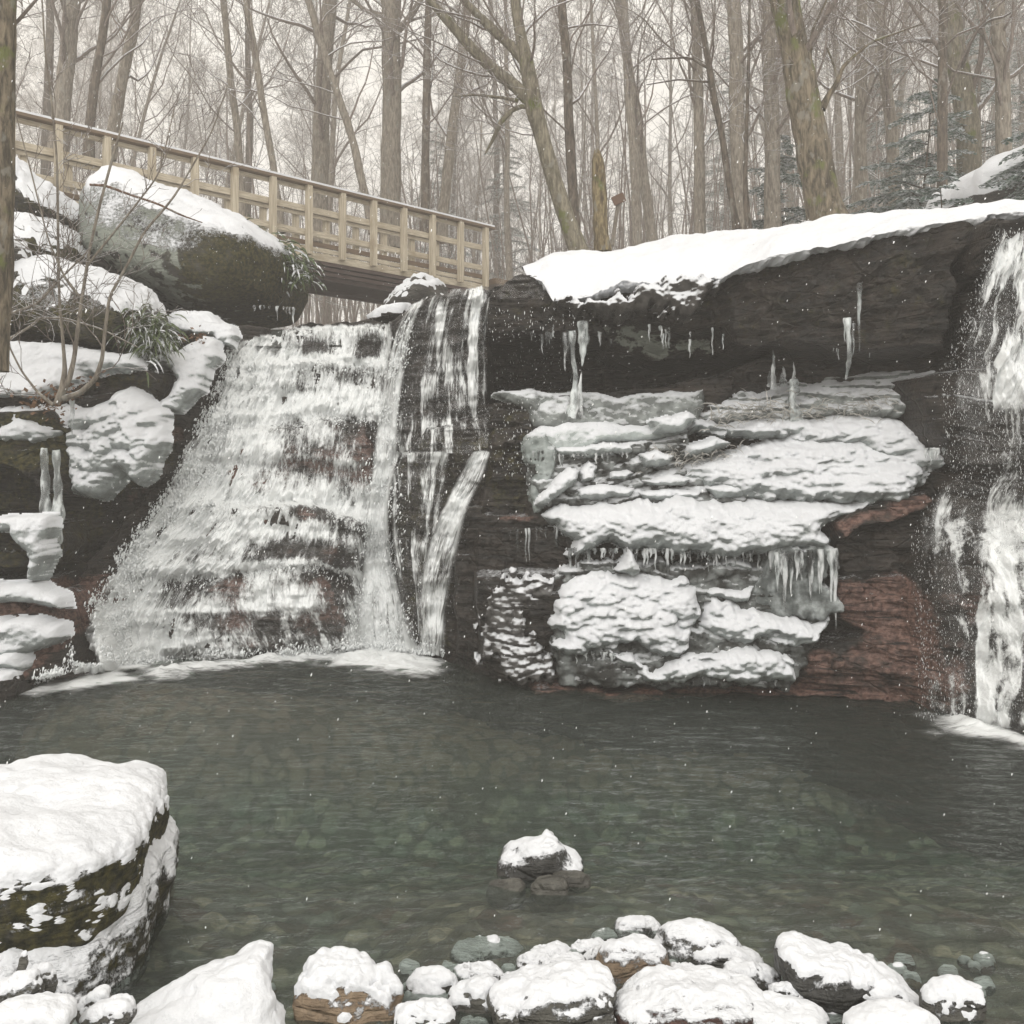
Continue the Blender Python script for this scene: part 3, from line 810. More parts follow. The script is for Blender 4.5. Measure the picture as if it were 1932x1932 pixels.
lumps = [((1230, 795), (1262, 782), (1300, 776), (1318, 790), (1290, 812), (1240, 818)), ((1015, 945), (1040, 920), (1075, 880), (1092, 885), (1090, 905), (1062, 935), (1040, 952), (1015, 955)),
         ((1090, 925), (1140, 915), (1200, 920), (1190, 940), (1120, 948), (1095, 945)), ((1150, 893), (1185, 888), (1200, 898), (1180, 908), (1155, 905)),
         ((1210, 905), (1260, 893), (1310, 905), (1290, 920), (1230, 918)), ((1200, 925), (1270, 918), (1330, 930), (1320, 945), (1220, 944)), ((1330, 922), (1380, 912), (1440, 925), (1440, 942), (1350, 944)), ((1205, 858), (1240, 850), (1275, 858), (1265, 880), (1215, 882)),
         ((1300, 838), (1350, 826), (1380, 838), (1340, 858), (1295, 862)), ((1095, 895), (1112, 868), (1128, 880), (1122, 905), (1102, 912))]
LB = ['knob of ice tucked under the recess, right of the pale dome', 'slanting snow-topped ice arm rising from the left end of the long shelf', 'flat snow-capped ice cushion above the left part of the long shelf', 'small round ice bun left of the icy stubs on the ledges', 'snow-capped ice cushion in the middle of the ledges, above its two flatter neighbours', 'low white ice cushion resting on the middle of the long shelf', 'low white ice cushion on the long shelf, just under the big fan of ice', 'square snowy ice block beneath the thin ledge, left of the big fan', 'wedge of snowy ice at the upper left tip of the big fan', 'thumb-shaped ice stub leaning against the slanting ice arm']
for i, L in enumerate(lumps):
    ice('ice_cushion', LB[i], 'ice', [(a, b, 8.62 - 0.12 * (b > 900) - 0.00025 * (a - 1000)) for a, b in L], thick=0.12, rim=0.07, bub=0.04, bsc=11, lump=0.03, seed=20 + i, snow=0.2, wob=0.02, group='small ice cushions on the ledges')
ice('rime_ice', 'glazed dark ledge of small ice knobs between the pale dome and the long shelf', 'ice', [(1005, 850, 8.85), (1120, 850, 8.8), (1300, 812, 8.8), (1300, 880, 8.7), (1420, 935, 8.5), (1400, 952, 8.45), (1200, 955, 8.55), (1030, 955, 8.65), (1000, 900, 8.8)], mat_icesnow('glazed_rock', 0.45, 0.95, (0.05, 0.05, 0.045), (0.36, 0.38, 0.37)), thick=0.08, rim=0.06, bub=0.08, bsc=10, bz=1.4, lump=0.05, terr=0.06, tsc=11, seed=61, ragged=0.02)
ice('rime_ice', 'glazed dark rock and ice knobs behind the heap of pillow-like ice at the cliff foot', 'ice', [(1035, 1090, 8.35), (1100, 1060, 8.4), (1440, 1060, 8.3), (1560, 1150, 8.05), (1530, 1250, 7.95), (1500, 1295, 7.9), (1200, 1298, 8.03), (1060, 1290, 8.1), (1040, 1200, 8.15)], mat_icesnow('glazed_foot', 0.6, 1.05, (0.04, 0.04, 0.036), (0.30, 0.32, 0.31)), thick=0.08, rim=0.06, bub=0.08, bsc=10, bz=1.3, lump=0.05, terr=0.05, tsc=10, seed=62, ragged=0.02)
ice('rime_ice', 'crusty frozen spray scattered over the dark rock left of the pillow-like ice', 'ice', [(920, 1100, 8.3), (975, 1085, 8.3), (1050, 1092, 8.22), (1030, 1130, 8.2), (985, 1150, 8.2), (1000, 1190, 8.2), (1040, 1230, 8.15), (1045, 1285, 8.1), (985, 1292, 8.15), (950, 1280, 8.2), (940, 1240, 8.25), (915, 1250, 8.3), (905, 1200, 8.35), (912, 1150, 8.33)], mat_icesnow('crusty_rock', 0.10, 0.75, (0.05, 0.045, 0.042), (0.26, 0.25, 0.24)), thick=0.08, rim=0.05, bub=0.05, bsc=16, lump=0.06, terr=0.03, tsc=12, seed=63, ragged=0.06)
ice('ice_shelf', 'long snow-covered ice shelf jutting out across the middle of the right cliff', 'ice', [(1028, 965, 8.4), (1090, 950, 8.35), (1200, 944, 8.3), (1350, 940, 8.25), (1480, 945, 8.2), (1600, 948, 8.05), (1690, 952, 7.9), (1650, 970, 7.85), (1590, 985, 7.85), (1562, 1005, 7.85), (1575, 1022, 7.85), (1560, 1038, 7.9), (1450, 1046, 7.98), (1300, 1046, 8.05), (1200, 1035, 8.15), (1140, 1028, 8.2), (1075, 1060, 8.25), (1066, 1050, 8.25), (1085, 1015, 8.25), (1045, 990, 8.35)], thick=0.26, rim=0.20, bub=0.06, bsc=8, bz=1.5, lump=0.045, seed=31, snow=0.42, ragged=0.015)
ice('ice_mound', 'heap of snowy pillow-like ice at the foot of the cliff, left of the centre cleft', 'ice', [(1030, 1130, 8.15), (1060, 1095, 8.2), (1100, 1072, 8.25), (1200, 1074, 8.25), (1300, 1080, 8.2), (1330, 1105, 8.1), (1330, 1170, 7.95), (1300, 1230, 7.9), (1270, 1250, 7.9), (1200, 1215, 7.95), (1110, 1235, 7.95), (1050, 1245, 8.0), (1040, 1220, 8.0), (1060, 1200, 8.0), (1025, 1180, 8.1), (1045, 1160, 8.1)], thick=0.26, rim=0.22, bub=0.105, bsc=6.8, bz=1.7, lump=0.04, terr=0.015, tsc=7.5, seed=32, snow=0.36, ragged=0.018)
ice('ice_mound', 'snowy ice apron spreading right at the foot of the cliff below the clear ice curtain', 'ice', [(1325, 1150, 8.05), (1345, 1112, 8.15), (1400, 1140, 8.05), (1450, 1160, 7.95), (1510, 1170, 7.9), (1560, 1165, 7.85), (1580, 1140, 7.9), (1572, 1185, 7.8), (1545, 1218, 7.8), (1480, 1225, 7.85), (1420, 1215, 7.9), (1350, 1212, 7.95), (1325, 1190, 8.0)], thick=0.22, rim=0.18, bub=0.095, bsc=8, bz=1.4, lump=0.03, seed=33, snow=0.28, ragged=0.02)
ice('ice_mound', 'lowest band of knobbly ice just above the water line', 'ice', [(1140, 1225, 7.98), (1200, 1240, 7.95), (1230, 1262, 7.92), (1290, 1240, 7.9), (1350, 1225, 7.88), (1400, 1215, 7.88), (1460, 1225, 7.85), (1508, 1240, 7.8), (1500, 1290, 7.8), (1440, 1292, 7.85), (1400, 1300, 7.85), (1340, 1280, 7.9), (1270, 1295, 7.92), (1200, 1292, 7.95), (1180, 1260, 7.98)], thick=0.2, rim=0.14, bub=0.095, bsc=9, bz=1.2, lump=0.03, seed=34, snow=0.15, ragged=0.018)
ice('ice_cushion', 'knobbly snowy ice clump before the dark rock beneath the long shelf', 'ice', [(1325, 1112, 8.15), (1370, 1105, 8.15), (1430, 1108, 8.12), (1420, 1120, 8.1), (1415, 1140, 8.1), (1380, 1135, 8.1), (1335, 1128, 8.1)], thick=0.12, rim=0.06, bub=0.05, bsc=12, seed=35, snow=0.15)
ice('ice_cushion', 'snow cap on a small rock beneath the middle of the long shelf', 'ice', [(1350, 1068, 8.25), (1375, 1054, 8.25), (1420, 1058, 8.25), (1425, 1072, 8.25), (1385, 1078, 8.25)], thick=0.1, rim=0.05, bub=0.03, bsc=12, seed=36, snow=0.3)
ice('ice_cushion', 'stack of ice knobs under the left part of the long shelf', 'ice', [(1160, 1075, 8.15), (1180, 1050, 8.15), (1185, 1032, 8.15), (1195, 1050, 8.15), (1208, 1075, 8.12), (1190, 1085, 8.12)], thick=0.12, rim=0.05, bub=0.05, bsc=14, seed=37, snow=0.1)
ice('ice_curtain', 'clear rippled ice curtain hanging from the right end of the long shelf', 'ice', [(1455, 1040, 8.1), (1575, 1020, 7.95), (1582, 1060, 7.95), (1560, 1100, 7.95), (1585, 1150, 7.9), (1560, 1170, 7.9), (1470, 1165, 8.05), (1410, 1140, 8.15), (1440, 1080, 8.15)], mat_icesnow('grey_clear_ice', 0.55, 1.1, (0.14, 0.155, 0.15), (0.62, 0.66, 0.65)), thick=0.1, rim=0.04, bub=0.05, bsc=16, bz=0.4, lump=0.04, seed=38, ragged=0.03)
# left bank
ice('snow_drift', 'smooth snow blanket on the bank ledge behind the bare shrub', 'snow', [(-200, 640, 9.0), (60, 645, 9.2), (180, 655, 9.45), (255, 668, 9.6), (250, 692, 9.4), (150, 705, 9.2), (100, 725, 9.0), (60, 745, 8.85), (-200, 760, 8.5)], mat_icesnow('bank_snow', -0.5, 0.1), thick=0.15, rim=0.12, lump=0.06, seed=41, snow=0.1, ragged=0.012)
ice('snow_drift', 'snow with dead leaves showing through below the bare shrub, far left', 'snow', [(-200, 775, 8.7), (60, 765, 8.9), (130, 752, 9.2), (150, 775, 9.2), (130, 820, 9.0), (60, 830, 8.8), (-200, 830, 8.5)], mat_icesnow('bank_snow_low', -0.4, 0.15), thick=0.15, rim=0.1, lump=0.06, seed=42, snow=0.1, ragged=0.02)
ice('ice_ledge', 'white ice-glazed ledge edge curling down beside the top of the left cascade', 'ice', [(248, 668, 10.0), (330, 655, 10.2), (380, 630, 10.4), (405, 640, 10.4), (408, 665, 10.3), (385, 700, 10.1), (375, 735, 9.95), (330, 775, 9.8), (292, 790, 9.7), (300, 755, 9.75), (330, 715, 9.9), (320, 690, 9.95), (250, 685, 9.95)], thick=0.16, rim=0.09, bub=0.035, bsc=11, lump=0.04, seed=43, snow=0.15)
ice('ice_ledge', 'snow-topped ice lip around the flat rock at the very top of the left bank', 'ice', [(318, 600, 10.9), (360, 594, 10.9), (420, 605, 10.8), (444, 630, 10.7), (436, 650, 10.6), (408, 645, 10.6), (400, 630, 10.7), (330, 625, 10.8)], thick=0.12, rim=0.07, bub=0.02, bsc=10, seed=44, snow=0.2)
ice('ice_bulge', 'big scaly ice bulge on the left bank, beside the foot of the shrub', 'ice', [(120, 770, 9.2), (160, 765, 9.3), (232, 728, 9.5), (262, 745, 9.45), (295, 780, 9.35), (298, 830, 9.2), (275, 890, 9.1), (255, 920, 9.1), (225, 900, 9.1), (180, 940, 9.05), (130, 935, 9.05), (118, 880, 9.05), (110, 830, 9.05)], thick=0.28, rim=0.26, bub=0.105, bsc=9, lump=0.05, seed=45, snow=0.12)
ice('ice_shelf', 'white ice tongue low on the left edge, next to the hanging ice columns', 'ice', [(-200, 975, 8.1), (40, 978, 8.3), (75, 972, 8.3), (85, 1000, 8.3), (88, 1050, 8.3), (62, 1100, 8.3), (48, 1095, 8.3), (40, 1040, 8.25), (10, 1000, 8.2), (-200, 1010, 8.0)], thick=0.14, rim=0.08, bub=0.03, bsc=10, bz=0.5, seed=46, snow=0.15)
ice('ice_shelf', 'snowy ice shelf on the left edge, upper of the two low shelves', 'ice', [(-200, 1100, 7.9), (40, 1100, 8.2), (110, 1122, 8.3), (112, 1150, 8.25), (70, 1140, 8.2), (-200, 1150, 7.8)], thick=0.16, rim=0.07, bub=0.03, bsc=9, seed=47, snow=0.2)
ice('ice_shelf', 'snowy ice shelf on the left edge, lower of the two low shelves', 'ice', [(-200, 1165, 7.8), (30, 1170, 8.0), (105, 1178, 8.2), (110, 1205, 8.15), (70, 1225, 8.1), (30, 1240, 8.0), (-200, 1240, 7.7)], thick=0.18, rim=0.08, bub=0.03, bsc=9, seed=48, snow=0.2)
ice('ice_shelf', 'small snow-capped ledge beneath the low ice shelves at the left edge', 'ice', [(-200, 1240, 7.6), (20, 1240, 7.9), (48, 1250, 8.0), (40, 1268, 7.95), (-200, 1275, 7.6)], thick=0.12, rim=0.06, bub=0.02, bsc=9, seed=49, snow=0.3)
# snow catching on the ledge face, lower lip of the overhang
ice('snow_drift', 'rough snow caught on the broken lip below the smooth ledge snow', 'snow', [(1060, 572, 8.85), (1170, 552, 8.72), (1240, 536, 8.6), (1300, 526, 8.5), (1372, 506, 8.38), (1352, 545, 8.4), (1305, 580, 8.5), (1230, 582, 8.6), (1130, 580, 8.75)], mat_icesnow('lip_snow', 0.0, 0.4, (0.05, 0.045, 0.04), (0.12, 0.11, 0.10)), thick=0.12, rim=0.09, bub=0.02, bsc=14, lump=0.06, seed=50, ragged=0.07)

# ------------------------------------------------------------------ icicles
rng = random.Random(5)
def icicle(px, py, length, wpx, Y, up=False, label=None, group=None, kx=0.0, name='icicle', mat=None):
    a = P(px, py, Y); w = wpx / F * Y / 2; L = length / F * Y
    K = 14
    t = np.linspace(0, 1, K)
    sg = 1 if up else -1
    z = a[2] + sg * t * L
    r = w * ((1 - t) ** 0.75) * (1 + 0.16 * np.sin(t * 23 + px)) + 0.0012
    r[0] *= 0.9
    x = a[0] + kx * t * L + 0.004 * np.sin(t * 9 + px)
    v, f = tubes(np.stack([x, np.full(K, Y), z], -1)[None], r[None], 9)
    v, f = join([(v, f), (v[[0, 1, 2, 3, 4, 5, 6, 7, 8]], np.array([[0, 1, 2, 3], [0, 3, 4, 5], [0, 5, 6, 7]]))])
    o = mesh_obj(name, v, f, mat or ICE)
    return tag(o, label, 'icicle', group)
ICEH = mat_ice('column_ice', (0.90, 0.94, 0.93), 0.85, 0.12)
def column(name, label, rows, Y, cat='ice column'):
    """joined ice column: rows of (px, py, width px)"""
    r = np.array(rows, float)
    t = np.linspace(0, len(r) - 1, 40)
    q = np.stack([np.interp(t, np.arange(len(r)), r[:, i]) for i in range(3)], -1)
    pts = np.array([P(a, b, Y) for a, b, c in q])
    rad = q[:, 2] / F * Y / 2 * (1 + 0.12 * np.sin(t * 7))
    v, f = tubes(pts[None], rad[None], 14)
    v += (fbm(v[:, 0] * 25, v[:, 1] * 25, v[:, 2] * 10, 3, 77) * 0.008)[:, None]
    return tag(mesh_obj(name, v, f, ICEH), label, cat)
column('ice_column', 'tall ice column joining the pale dome to the overhang, left strand of the pair', [(1078, 625, 14), (1082, 680, 9), (1086, 715, 9), (1084, 745, 16), (1078, 790, 30)], 9.0)
column('ice_column', 'blunt icicle with a bulging top beside the tall ice column', [(1100, 606, 20), (1101, 640, 20), (1100, 665, 12), (1098, 690, 4)], 8.98, 'icicle')
icicle(1066, 628, 72, 9, 8.95, label='slender icicle at the left of the tall ice column', group='icicles under the overhang')
icicle(1092, 790, 90, 17, 8.95, up=True, kx=0.05, name='ice_spike', label='pointed ice spike standing on the pale dome beside the tall column')
column('ice_column', 'long twin ice column hanging from the hollow left edge of the bank', [(84, 845, 12), (86, 900, 14), (88, 960, 22), (92, 1010, 26), (90, 1050, 8)], 8.75)
column('ice_column', 'thicker of the two ice columns hanging beside the left bank ledge', [(104, 850, 12), (108, 910, 14), (110, 970, 22), (104, 1020, 26), (92, 1046, 9)], 8.72)
icicle(136, 745, 80, 10, 8.95, label='faint icicle over the scaly ice bulge near the shrub')
icicle(1621, 534, 128, 9, 7.95, label='longest free-hanging icicle under the right half of the overhang')
icicle(1594, 600, 45, 6, 7.98, label='short icicle left of the longest free-hanging one', group='icicles under the overhang')
icicle(1610, 610, 60, 6, 7.98, label='narrow icicle close beside the longest free-hanging one')
column('ice_column', 'thin ice strand reaching down to the knobbly ice below the overhang', [(1600, 600, 12), (1601, 640, 8), (1603, 670, 10), (1600, 690, 9), (1597, 715, 3)], 7.96, 'icicle')
for i, (a, b, l, w) in enumerate([(1225, 612, 35, 6), (1248, 615, 25, 5), (1262, 618, 20, 5), (1344, 618, 52, 4), (1364, 630, 30, 4), (1578, 625, 40, 5), (1640, 620, 55, 6), (1731, 600, 45, 4), (1741, 600, 30, 4), (1070, 622, 40, 6)]):
    icicle(a, b, l, w, 8.9 - 0.0017 * (a - 1200), label='tiny icicle hanging from the dark underside of the overhang', group='tiny icicles on the overhang')
for i, (a, b, l, w) in enumerate([(1311, 790 - 40, 75, 13), (1303, 745, 30, 9), (1330, 745, 40, 16), (1350, 740, 42, 8)]):
    icicle(a + 148 + (0), b - 15, l, w, 8.75, up=True, name='ice_stub', label=['tallest of the upright ice stubs rising in front of the black recess', 'short ice stub just left of the tallest one', 'broad ice stub just right of the tallest one', 'leaning ice spike right of the upright stubs'][i])
column('ice_stub', 'bottle-shaped ice stub standing on the knobbly ice, right of the tallest stub', [(1498, 715, 14), (1498, 735, 22), (1494, 755, 12), (1500, 780, 30), (1502, 800, 34)], 8.62, 'ice stub')
# icicle fringes under the long shelf and the low shelves: individual, too alike to tell apart
def fringe(x0, x1, y0, y1, n, lmin, lmax, Y0, Y1, label, group, w=(4, 9)):
    for i in range(n):
        t = (i + rng.uniform(0.0, 1.0)) / n
        cl = 0.5 + 0.5 * math.sin(i * 0.9 + x0) * math.sin(i * 0.37 + y0)
        if rng.random() > 0.55 + 0.6 * cl: continue
        icicle(x0 + (x1 - x0) * t, y0 + (y1 - y0) * t, lmin * 0.5 + (lmax * 1.15 - lmin * 0.5) * rng.random() ** 1.6 * (0.35 + 0.9 * cl), rng.uniform(*w), Y0 + (Y1 - Y0) * t, label=label, group=group)
fringe(1072, 1560, 1034, 1036, 92, 20, 52, 8.32, 8.02, 'thin icicle in the fringe under the long snow-covered ice shelf', 'icicle fringe under the long shelf')
fringe(1060, 1180, 1222, 1235, 16, 18, 48, 8.0, 7.98, 'thin icicle under the heap of pillow-like ice at the cliff foot', 'icicle fringe under the pillow ice')
fringe(1190, 1500, 1270, 1280, 22, 8, 22, 7.93, 7.82, 'stubby icicle dripping just above the pool at the cliff foot', 'icicles above the water line')
fringe(1005, 1060, 850, 850, 7, 18, 60, 8.72, 8.7, 'icicle hanging beneath the pale ice dome', 'icicles under the pale dome')
fringe(1060, 1190, 858, 852, 14, 8, 24, 8.62, 8.58, 'short icicle under the thin ledge below the pale dome', 'icicles under the thin ledge')
fringe(960, 1060, 1000, 990, 9, 30, 80, 8.66, 8.6, 'fine icicle on the dark rock step left of the long shelf', 'icicles on the dark step', (2, 5))
fringe(1395, 1470, 1105, 1115, 9, 25, 45, 8.2, 8.1, 'icicle beside the clear ice curtain', 'icicles by the ice curtain')
fringe(1462, 1578, 1042, 1034, 26, 50, 130, 7.98, 7.86, 'long glassy icicle merged into the clear ice curtain', 'icicles of the ice curtain', (6, 14))
fringe(1745, 1800, 845, 845, 9, 15, 45, 7.7, 7.6, 'icicle at the right end of the upper snowy hump', 'icicles by the right waterfall')
fringe(150, 270, 915, 905, 8, 8, 22, 9.02, 9.02, 'small icicle on the underside of the scaly ice bulge', 'icicles under the ice bulge')
fringe(250, 300, 690, 700, 9, 30, 70, 9.9, 9.85, 'icicle in the clear fringe under the left ledge', 'icicles under the left ledge')
fringe(470, 560, 575, 580, 12, 12, 32, 11.7, 11.6, 'icicle under the big boulder beside the top of the cascade', 'icicles under the big boulder', (3, 7))

for i in range(26):
    a = rng.choice([rng.uniform(1120, 1340), rng.uniform(1560, 1650), rng.uniform(1000, 1080)])
    icicle(a, 628 + rng.uniform(-14, 12), 10 + 45 * rng.random() ** 2, rng.uniform(2.5, 6), 8.92 - 0.0017 * (a - 1200), label='tiny icicle hanging from the dark underside of the overhang', group='tiny icicles on the overhang')
# ------------------------------------------------------------------ falling water
W_CASC = mat_water_fall('cascade_water', 26.0, 7.5, 0.0)
W_FALL = mat_water_fall('falling_water', 34.0, 3.0, -0.005, 0.38, 0.70, 0.04)
def fall(name, label, rows, mat, off=0.06, base=0.5, spots=(), nu=300, nv=420, rough=0.03, soft=0.12, free=None, cat='waterfall', gain=1.0, strand=0.0, fade=0.0, ledges=(), sm=4):
    R = [np.array([(a, b, 0) for a, b in r], float) for r in rows]
    G = loft3(R, nu, nv)
    px, py = G[..., 0], G[..., 1]
    if free is None:
        W = on_face(px, py, 0.0)
        y = W[..., 1]
    else:
        y = bilerp(np.array(free, float), [0, 1], [0, 1], np.clip(np.linspace(0, 1, nu)[None, :] * (len(free[0]) - 1) + 0 * px, 0, len(free[0]) - 1.001), np.linspace(0, 1, nv)[:, None] * (len(free) - 1) + 0 * px)
    y = y - off
    for i in range(1, nv):                                   # water leaves each ledge and curves back in
        y[i] = np.minimum(y[i], y[i - 1] + 0.006)
    k = np.array([1, 2, 3, 2, 1.0]) / 9
    for _ in range(sm):
        y = sum(k[j] * np.roll(np.pad(y, ((2, 2), (2, 2)), 'edge'), j - 2, 0) for j in range(5))[2:-2, 2:-2]
        y = sum(k[j] * np.roll(np.pad(y, ((2, 2), (2, 2)), 'edge'), j - 2, 1) for j in range(5))[2:-2, 2:-2]
    x = (px - CX) / F * y; z = EYE - (py - HZ) / F * y
    u = np.zeros_like(x); v = np.zeros_like(x)
    uu = np.linspace(0, 1, nu)[None, :] + 0 * x
    wid = np.linalg.norm(np.stack([x[:, -1] - x[:, 0], z[:, -1] - z[:, 0]], -1), axis=-1).mean()
    u = uu * wid
    dv = np.sqrt(np.diff(x, axis=0) ** 2 + np.diff(y, axis=0) ** 2 + np.diff(z, axis=0) ** 2)
    v[1:] = np.cumsum(dv, axis=0)
    n = fbm(u * 11, v * 3.0, u * 0, 4, 101) + 0.5 * fbm(u * 34, v * 9, u * 0, 3, 102)
    d = np.full(x.shape, base)
    d += 0.16 * fbm(px * 0.018, py * 0.022, px * 0, 3, 131)
    for (cx, cy, rx, ry, a) in spots:
        d += a * np.exp(-((px - cx) / rx) ** 2 - ((py - cy) / ry) ** 2)
    e = np.minimum(sstep(0, soft, uu + n * 0.02), sstep(0, soft, 1 - uu + n * 0.02))
    vv = np.linspace(0, 1, nv)[:, None] + 0 * x
    e = e * sstep(0, 0.03, vv)
    if fade: e = e * (1 - sstep(1 - fade, 1, vv + n * 0.05)) * sstep(0, fade * 0.6, vv + n * 0.05)
    if strand: d += strand * (fbm((u + 0.03 * fbm(u * 5, v * 3, u * 0, 3, 109)) * 24, v * 0.9, u * 0, 4, 107) + 0.6 * fbm(u * 6, v * 1.2, u * 0 + 4, 3, 108))
    for (line, amp) in ledges:                               # water jumps out over each rock step and tucks in beneath
        la = np.array(line, float)
        yl = np.interp(px, la[:, 0], la[:, 1]) + 5 * vnoise(px * 0.05, px * 0, px * 0, 133)
        inside = sstep(la[0, 0] - 15, la[0, 0] + 15, px) * (1 - sstep(la[-1, 0] - 15, la[-1, 0] + 15, px))
        q = py - yl
        d += inside * amp * (0.34 * np.exp(-((q + 2) / 9) ** 2) - 0.30 * np.clip(0.55 + 0.9 * fbm(px * 0.012, py * 0.004, px * 0, 3, 135), 0, 1.2) * np.exp(-((q - 26) / 17) ** 2) + 0.10 * np.exp(-((q - 60) / 20) ** 2))
        y = y - inside * amp * 0.10 * np.exp(-np.where(q < 0, (q / 22) ** 2, (q / 8) ** 2))
    y = y - n * rough * np.clip(d + 0.2, 0.2, 1.3) * 1.6
    o = mesh_obj(name, np.stack([x, y, z], -1).reshape(-1, 3), grid_faces(nv, nu), mat, uv=np.stack([u, v], -1).reshape(-1, 2), attrs={'dens': d.ravel() * gain, 'edge': e.ravel()})
    tag(o, label, cat)
    return o
fall('cascade', 'wide white cascade spreading over red rock steps, left of the cliff', [
    [(448, 640), (500, 632), (555, 612), (620, 611), (690, 608), (742, 604)],
    [(425, 700), (510, 690), (580, 690), (640, 690), (742, 690)],
    [(372, 815), (470, 805), (560, 805), (640, 805), (735, 810)],
    [(300, 950), (400, 950), (500, 945), (600, 948), (735, 950)],
    [(205, 1080), (330, 1075), (450, 1070), (580, 1075), (745, 1080)],
    [(148, 1190), (270, 1180), (420, 1170), (560, 1170), (690, 1165), (770, 1170)],
    [(140, 1275), (280, 1262), (430, 1252), (560, 1245), (690, 1232), (800, 1240)]], W_CASC, base=0.66, nu=560, nv=620, rough=0.045, off=0.07, soft=0.05, strand=0.08,
    ledges=[([(450, 693), (520, 684), (620, 680), (742, 688)], 0.9), ([(400, 800), (480, 785), (600, 772), (742, 785)], 0.6), ([(440, 870), (560, 862), (700, 880)], 0.45), ([(330, 960), (450, 945), (560, 940), (700, 975)], 1.0), ([(300, 1085), (420, 1075), (560, 1058), (690, 1085)], 0.8), ([(260, 1160), (420, 1150), (560, 1140), (680, 1160)], 0.4)],
    spots=[(430, 720, 60, 70, 0.5), (390, 830, 75, 80, 0.5), (320, 960, 80, 70, 0.55), (240, 1080, 70, 90, 0.55), (190, 1200, 60, 80, 0.5), (500, 830, 100, 30, 0.15), (470, 760, 60, 40, 0.25), (470, 640, 60, 30, 0.3), (600, 660, 40, 22, -0.40), (695, 650, 30, 30, -0.5), (645, 650, 12, 30, 0.2),
           (600, 712, 60, 14, 0.15), (580, 735, 60, 12, -0.18), (620, 760, 90, 22, 0.25), (600, 860, 75, 40, -0.18), (690, 860, 25, 50, -0.35), (560, 915, 60, 20, -0.02), (540, 985, 90, 16, 0.10),
           (575, 965, 40, 12, -0.25), (600, 850, 80, 30, -0.15), (560, 1040, 110, 30, -0.28), (640, 1060, 40, 50, -0.28), (470, 1110, 60, 22, 0.0), (320, 1130, 38, 45, -0.42), (480, 1150, 80, 40, -0.14), (570, 1190, 70, 35, -0.26), (640, 1150, 30, 60, -0.25),
           (450, 1225, 60, 14, -0.12), (300, 1215, 60, 25, 0.2), (690, 1120, 18, 60, -0.1), (420, 1000, 50, 30, 0.05), (360, 1040, 20, 25, -0.2)])
fall('water_chute', 'brightest chute of water plunging between the cascade and the dark buttress', [
    [(772, 574), (784, 567), (806, 560)], [(744, 630), (756, 622), (782, 615)], [(728, 690), (742, 690), (768, 690)], [(712, 780), (730, 780), (756, 780)], [(700, 870), (720, 870), (752, 870)],
    [(688, 960), (710, 960), (738, 960)], [(680, 1050), (708, 1050), (745, 1050)], [(668, 1130), (715, 1130), (768, 1130)], [(650, 1215), (720, 1225), (800, 1225)]], W_FALL, base=0.76, strand=0.12, nu=150, nv=520, off=0.14, soft=0.28, rough=0.03,
    spots=[(770, 600, 30, 60, -0.15), (735, 1050, 30, 40, 0.12), (760, 690, 12, 40, -0.25)])
fall('water_curtain', 'thin streaky curtain of water over the top of the dark buttress', [
    [(800, 560), (850, 546), (880, 542), (930, 536)], [(778, 610), (840, 600), (880, 595), (922, 600)], [(758, 690), (830, 690), (880, 690), (918, 690)], [(742, 800), (830, 795), (880, 795), (925, 800)], [(738, 860), (830, 855), (880, 855), (930, 850)]], W_FALL, base=0.28, nu=260, nv=360, off=0.10, soft=0.06, strand=0.22,
    spots=[(905, 560, 18, 25, 0.5), (892, 620, 18, 60, 0.55), (882, 720, 20, 70, 0.4), (830, 600, 9, 60, 0.25), (812, 640, 8, 90, 0.2), (845, 700, 8, 60, 0.18), (790, 760, 30, 40, 0.12), (870, 800, 60, 14, 0.1), (755, 850, 25, 30, 0.25)])
fall('water_chute', 'slanting ribbon of water sliding down the right side of the dark buttress', [
    [(890, 850), (910, 848), (930, 850)], [(862, 900), (885, 900), (912, 905)], [(830, 960), (855, 960), (885, 962)], [(800, 1040), (830, 1040), (866, 1045)], [(785, 1120), (815, 1120), (850, 1130)], [(786, 1220), (812, 1235), (842, 1240)]], W_FALL, base=0.66, nu=130, nv=360, off=0.09, soft=0.28,
    spots=[(850, 960, 25, 60, 0.2), (815, 1060, 30, 60, 0.1)])
fall('water_film', 'thin trickles of water on the lower half of the dark buttress', [
    [(738, 850), (780, 850), (850, 850)], [(735, 960), (770, 960), (835, 960)], [(742, 1060), (770, 1060), (815, 1060)], [(770, 1180), (785, 1190), (800, 1220)]], W_FALL, base=0.3, strand=0.3, nu=170, nv=300, off=0.05, soft=0.1, spots=[(745, 900, 14, 90, 0.35), (775, 860, 30, 14, 0.3)])
fall('waterfall', 'loose grey waterfall dropping past the right end of the overhang', [
    [(1888, 428), (1940, 420), (2080, 400)], [(1862, 490), (1930, 485), (2090, 480)], [(1835, 570), (1930, 570), (2090, 570)], [(1818, 640), (1930, 640), (2080, 650)], [(1800, 720), (1930, 720), (2080, 730)], [(1795, 780), (1930, 785), (2080, 800)]], W_FALL, base=0.50, strand=0.34, fade=0.14, nu=330, nv=300, off=0.05, soft=0.12, rough=0.05,
    free=[[7.15, 6.95, 6.5], [7.1, 6.9, 6.45], [7.1, 6.9, 6.45], [7.1, 6.9, 6.4], [7.1, 6.9, 6.4], [7.1, 6.9, 6.4]],
    spots=[(1875, 490, 22, 60, 0.25), (1850, 570, 25, 60, 0.1), (1905, 560, 14, 80, -0.15), (1925, 600, 15, 120, 0.08), (1810, 640, 20, 60, -0.15), (1950, 500, 20, 60, 0.1)])
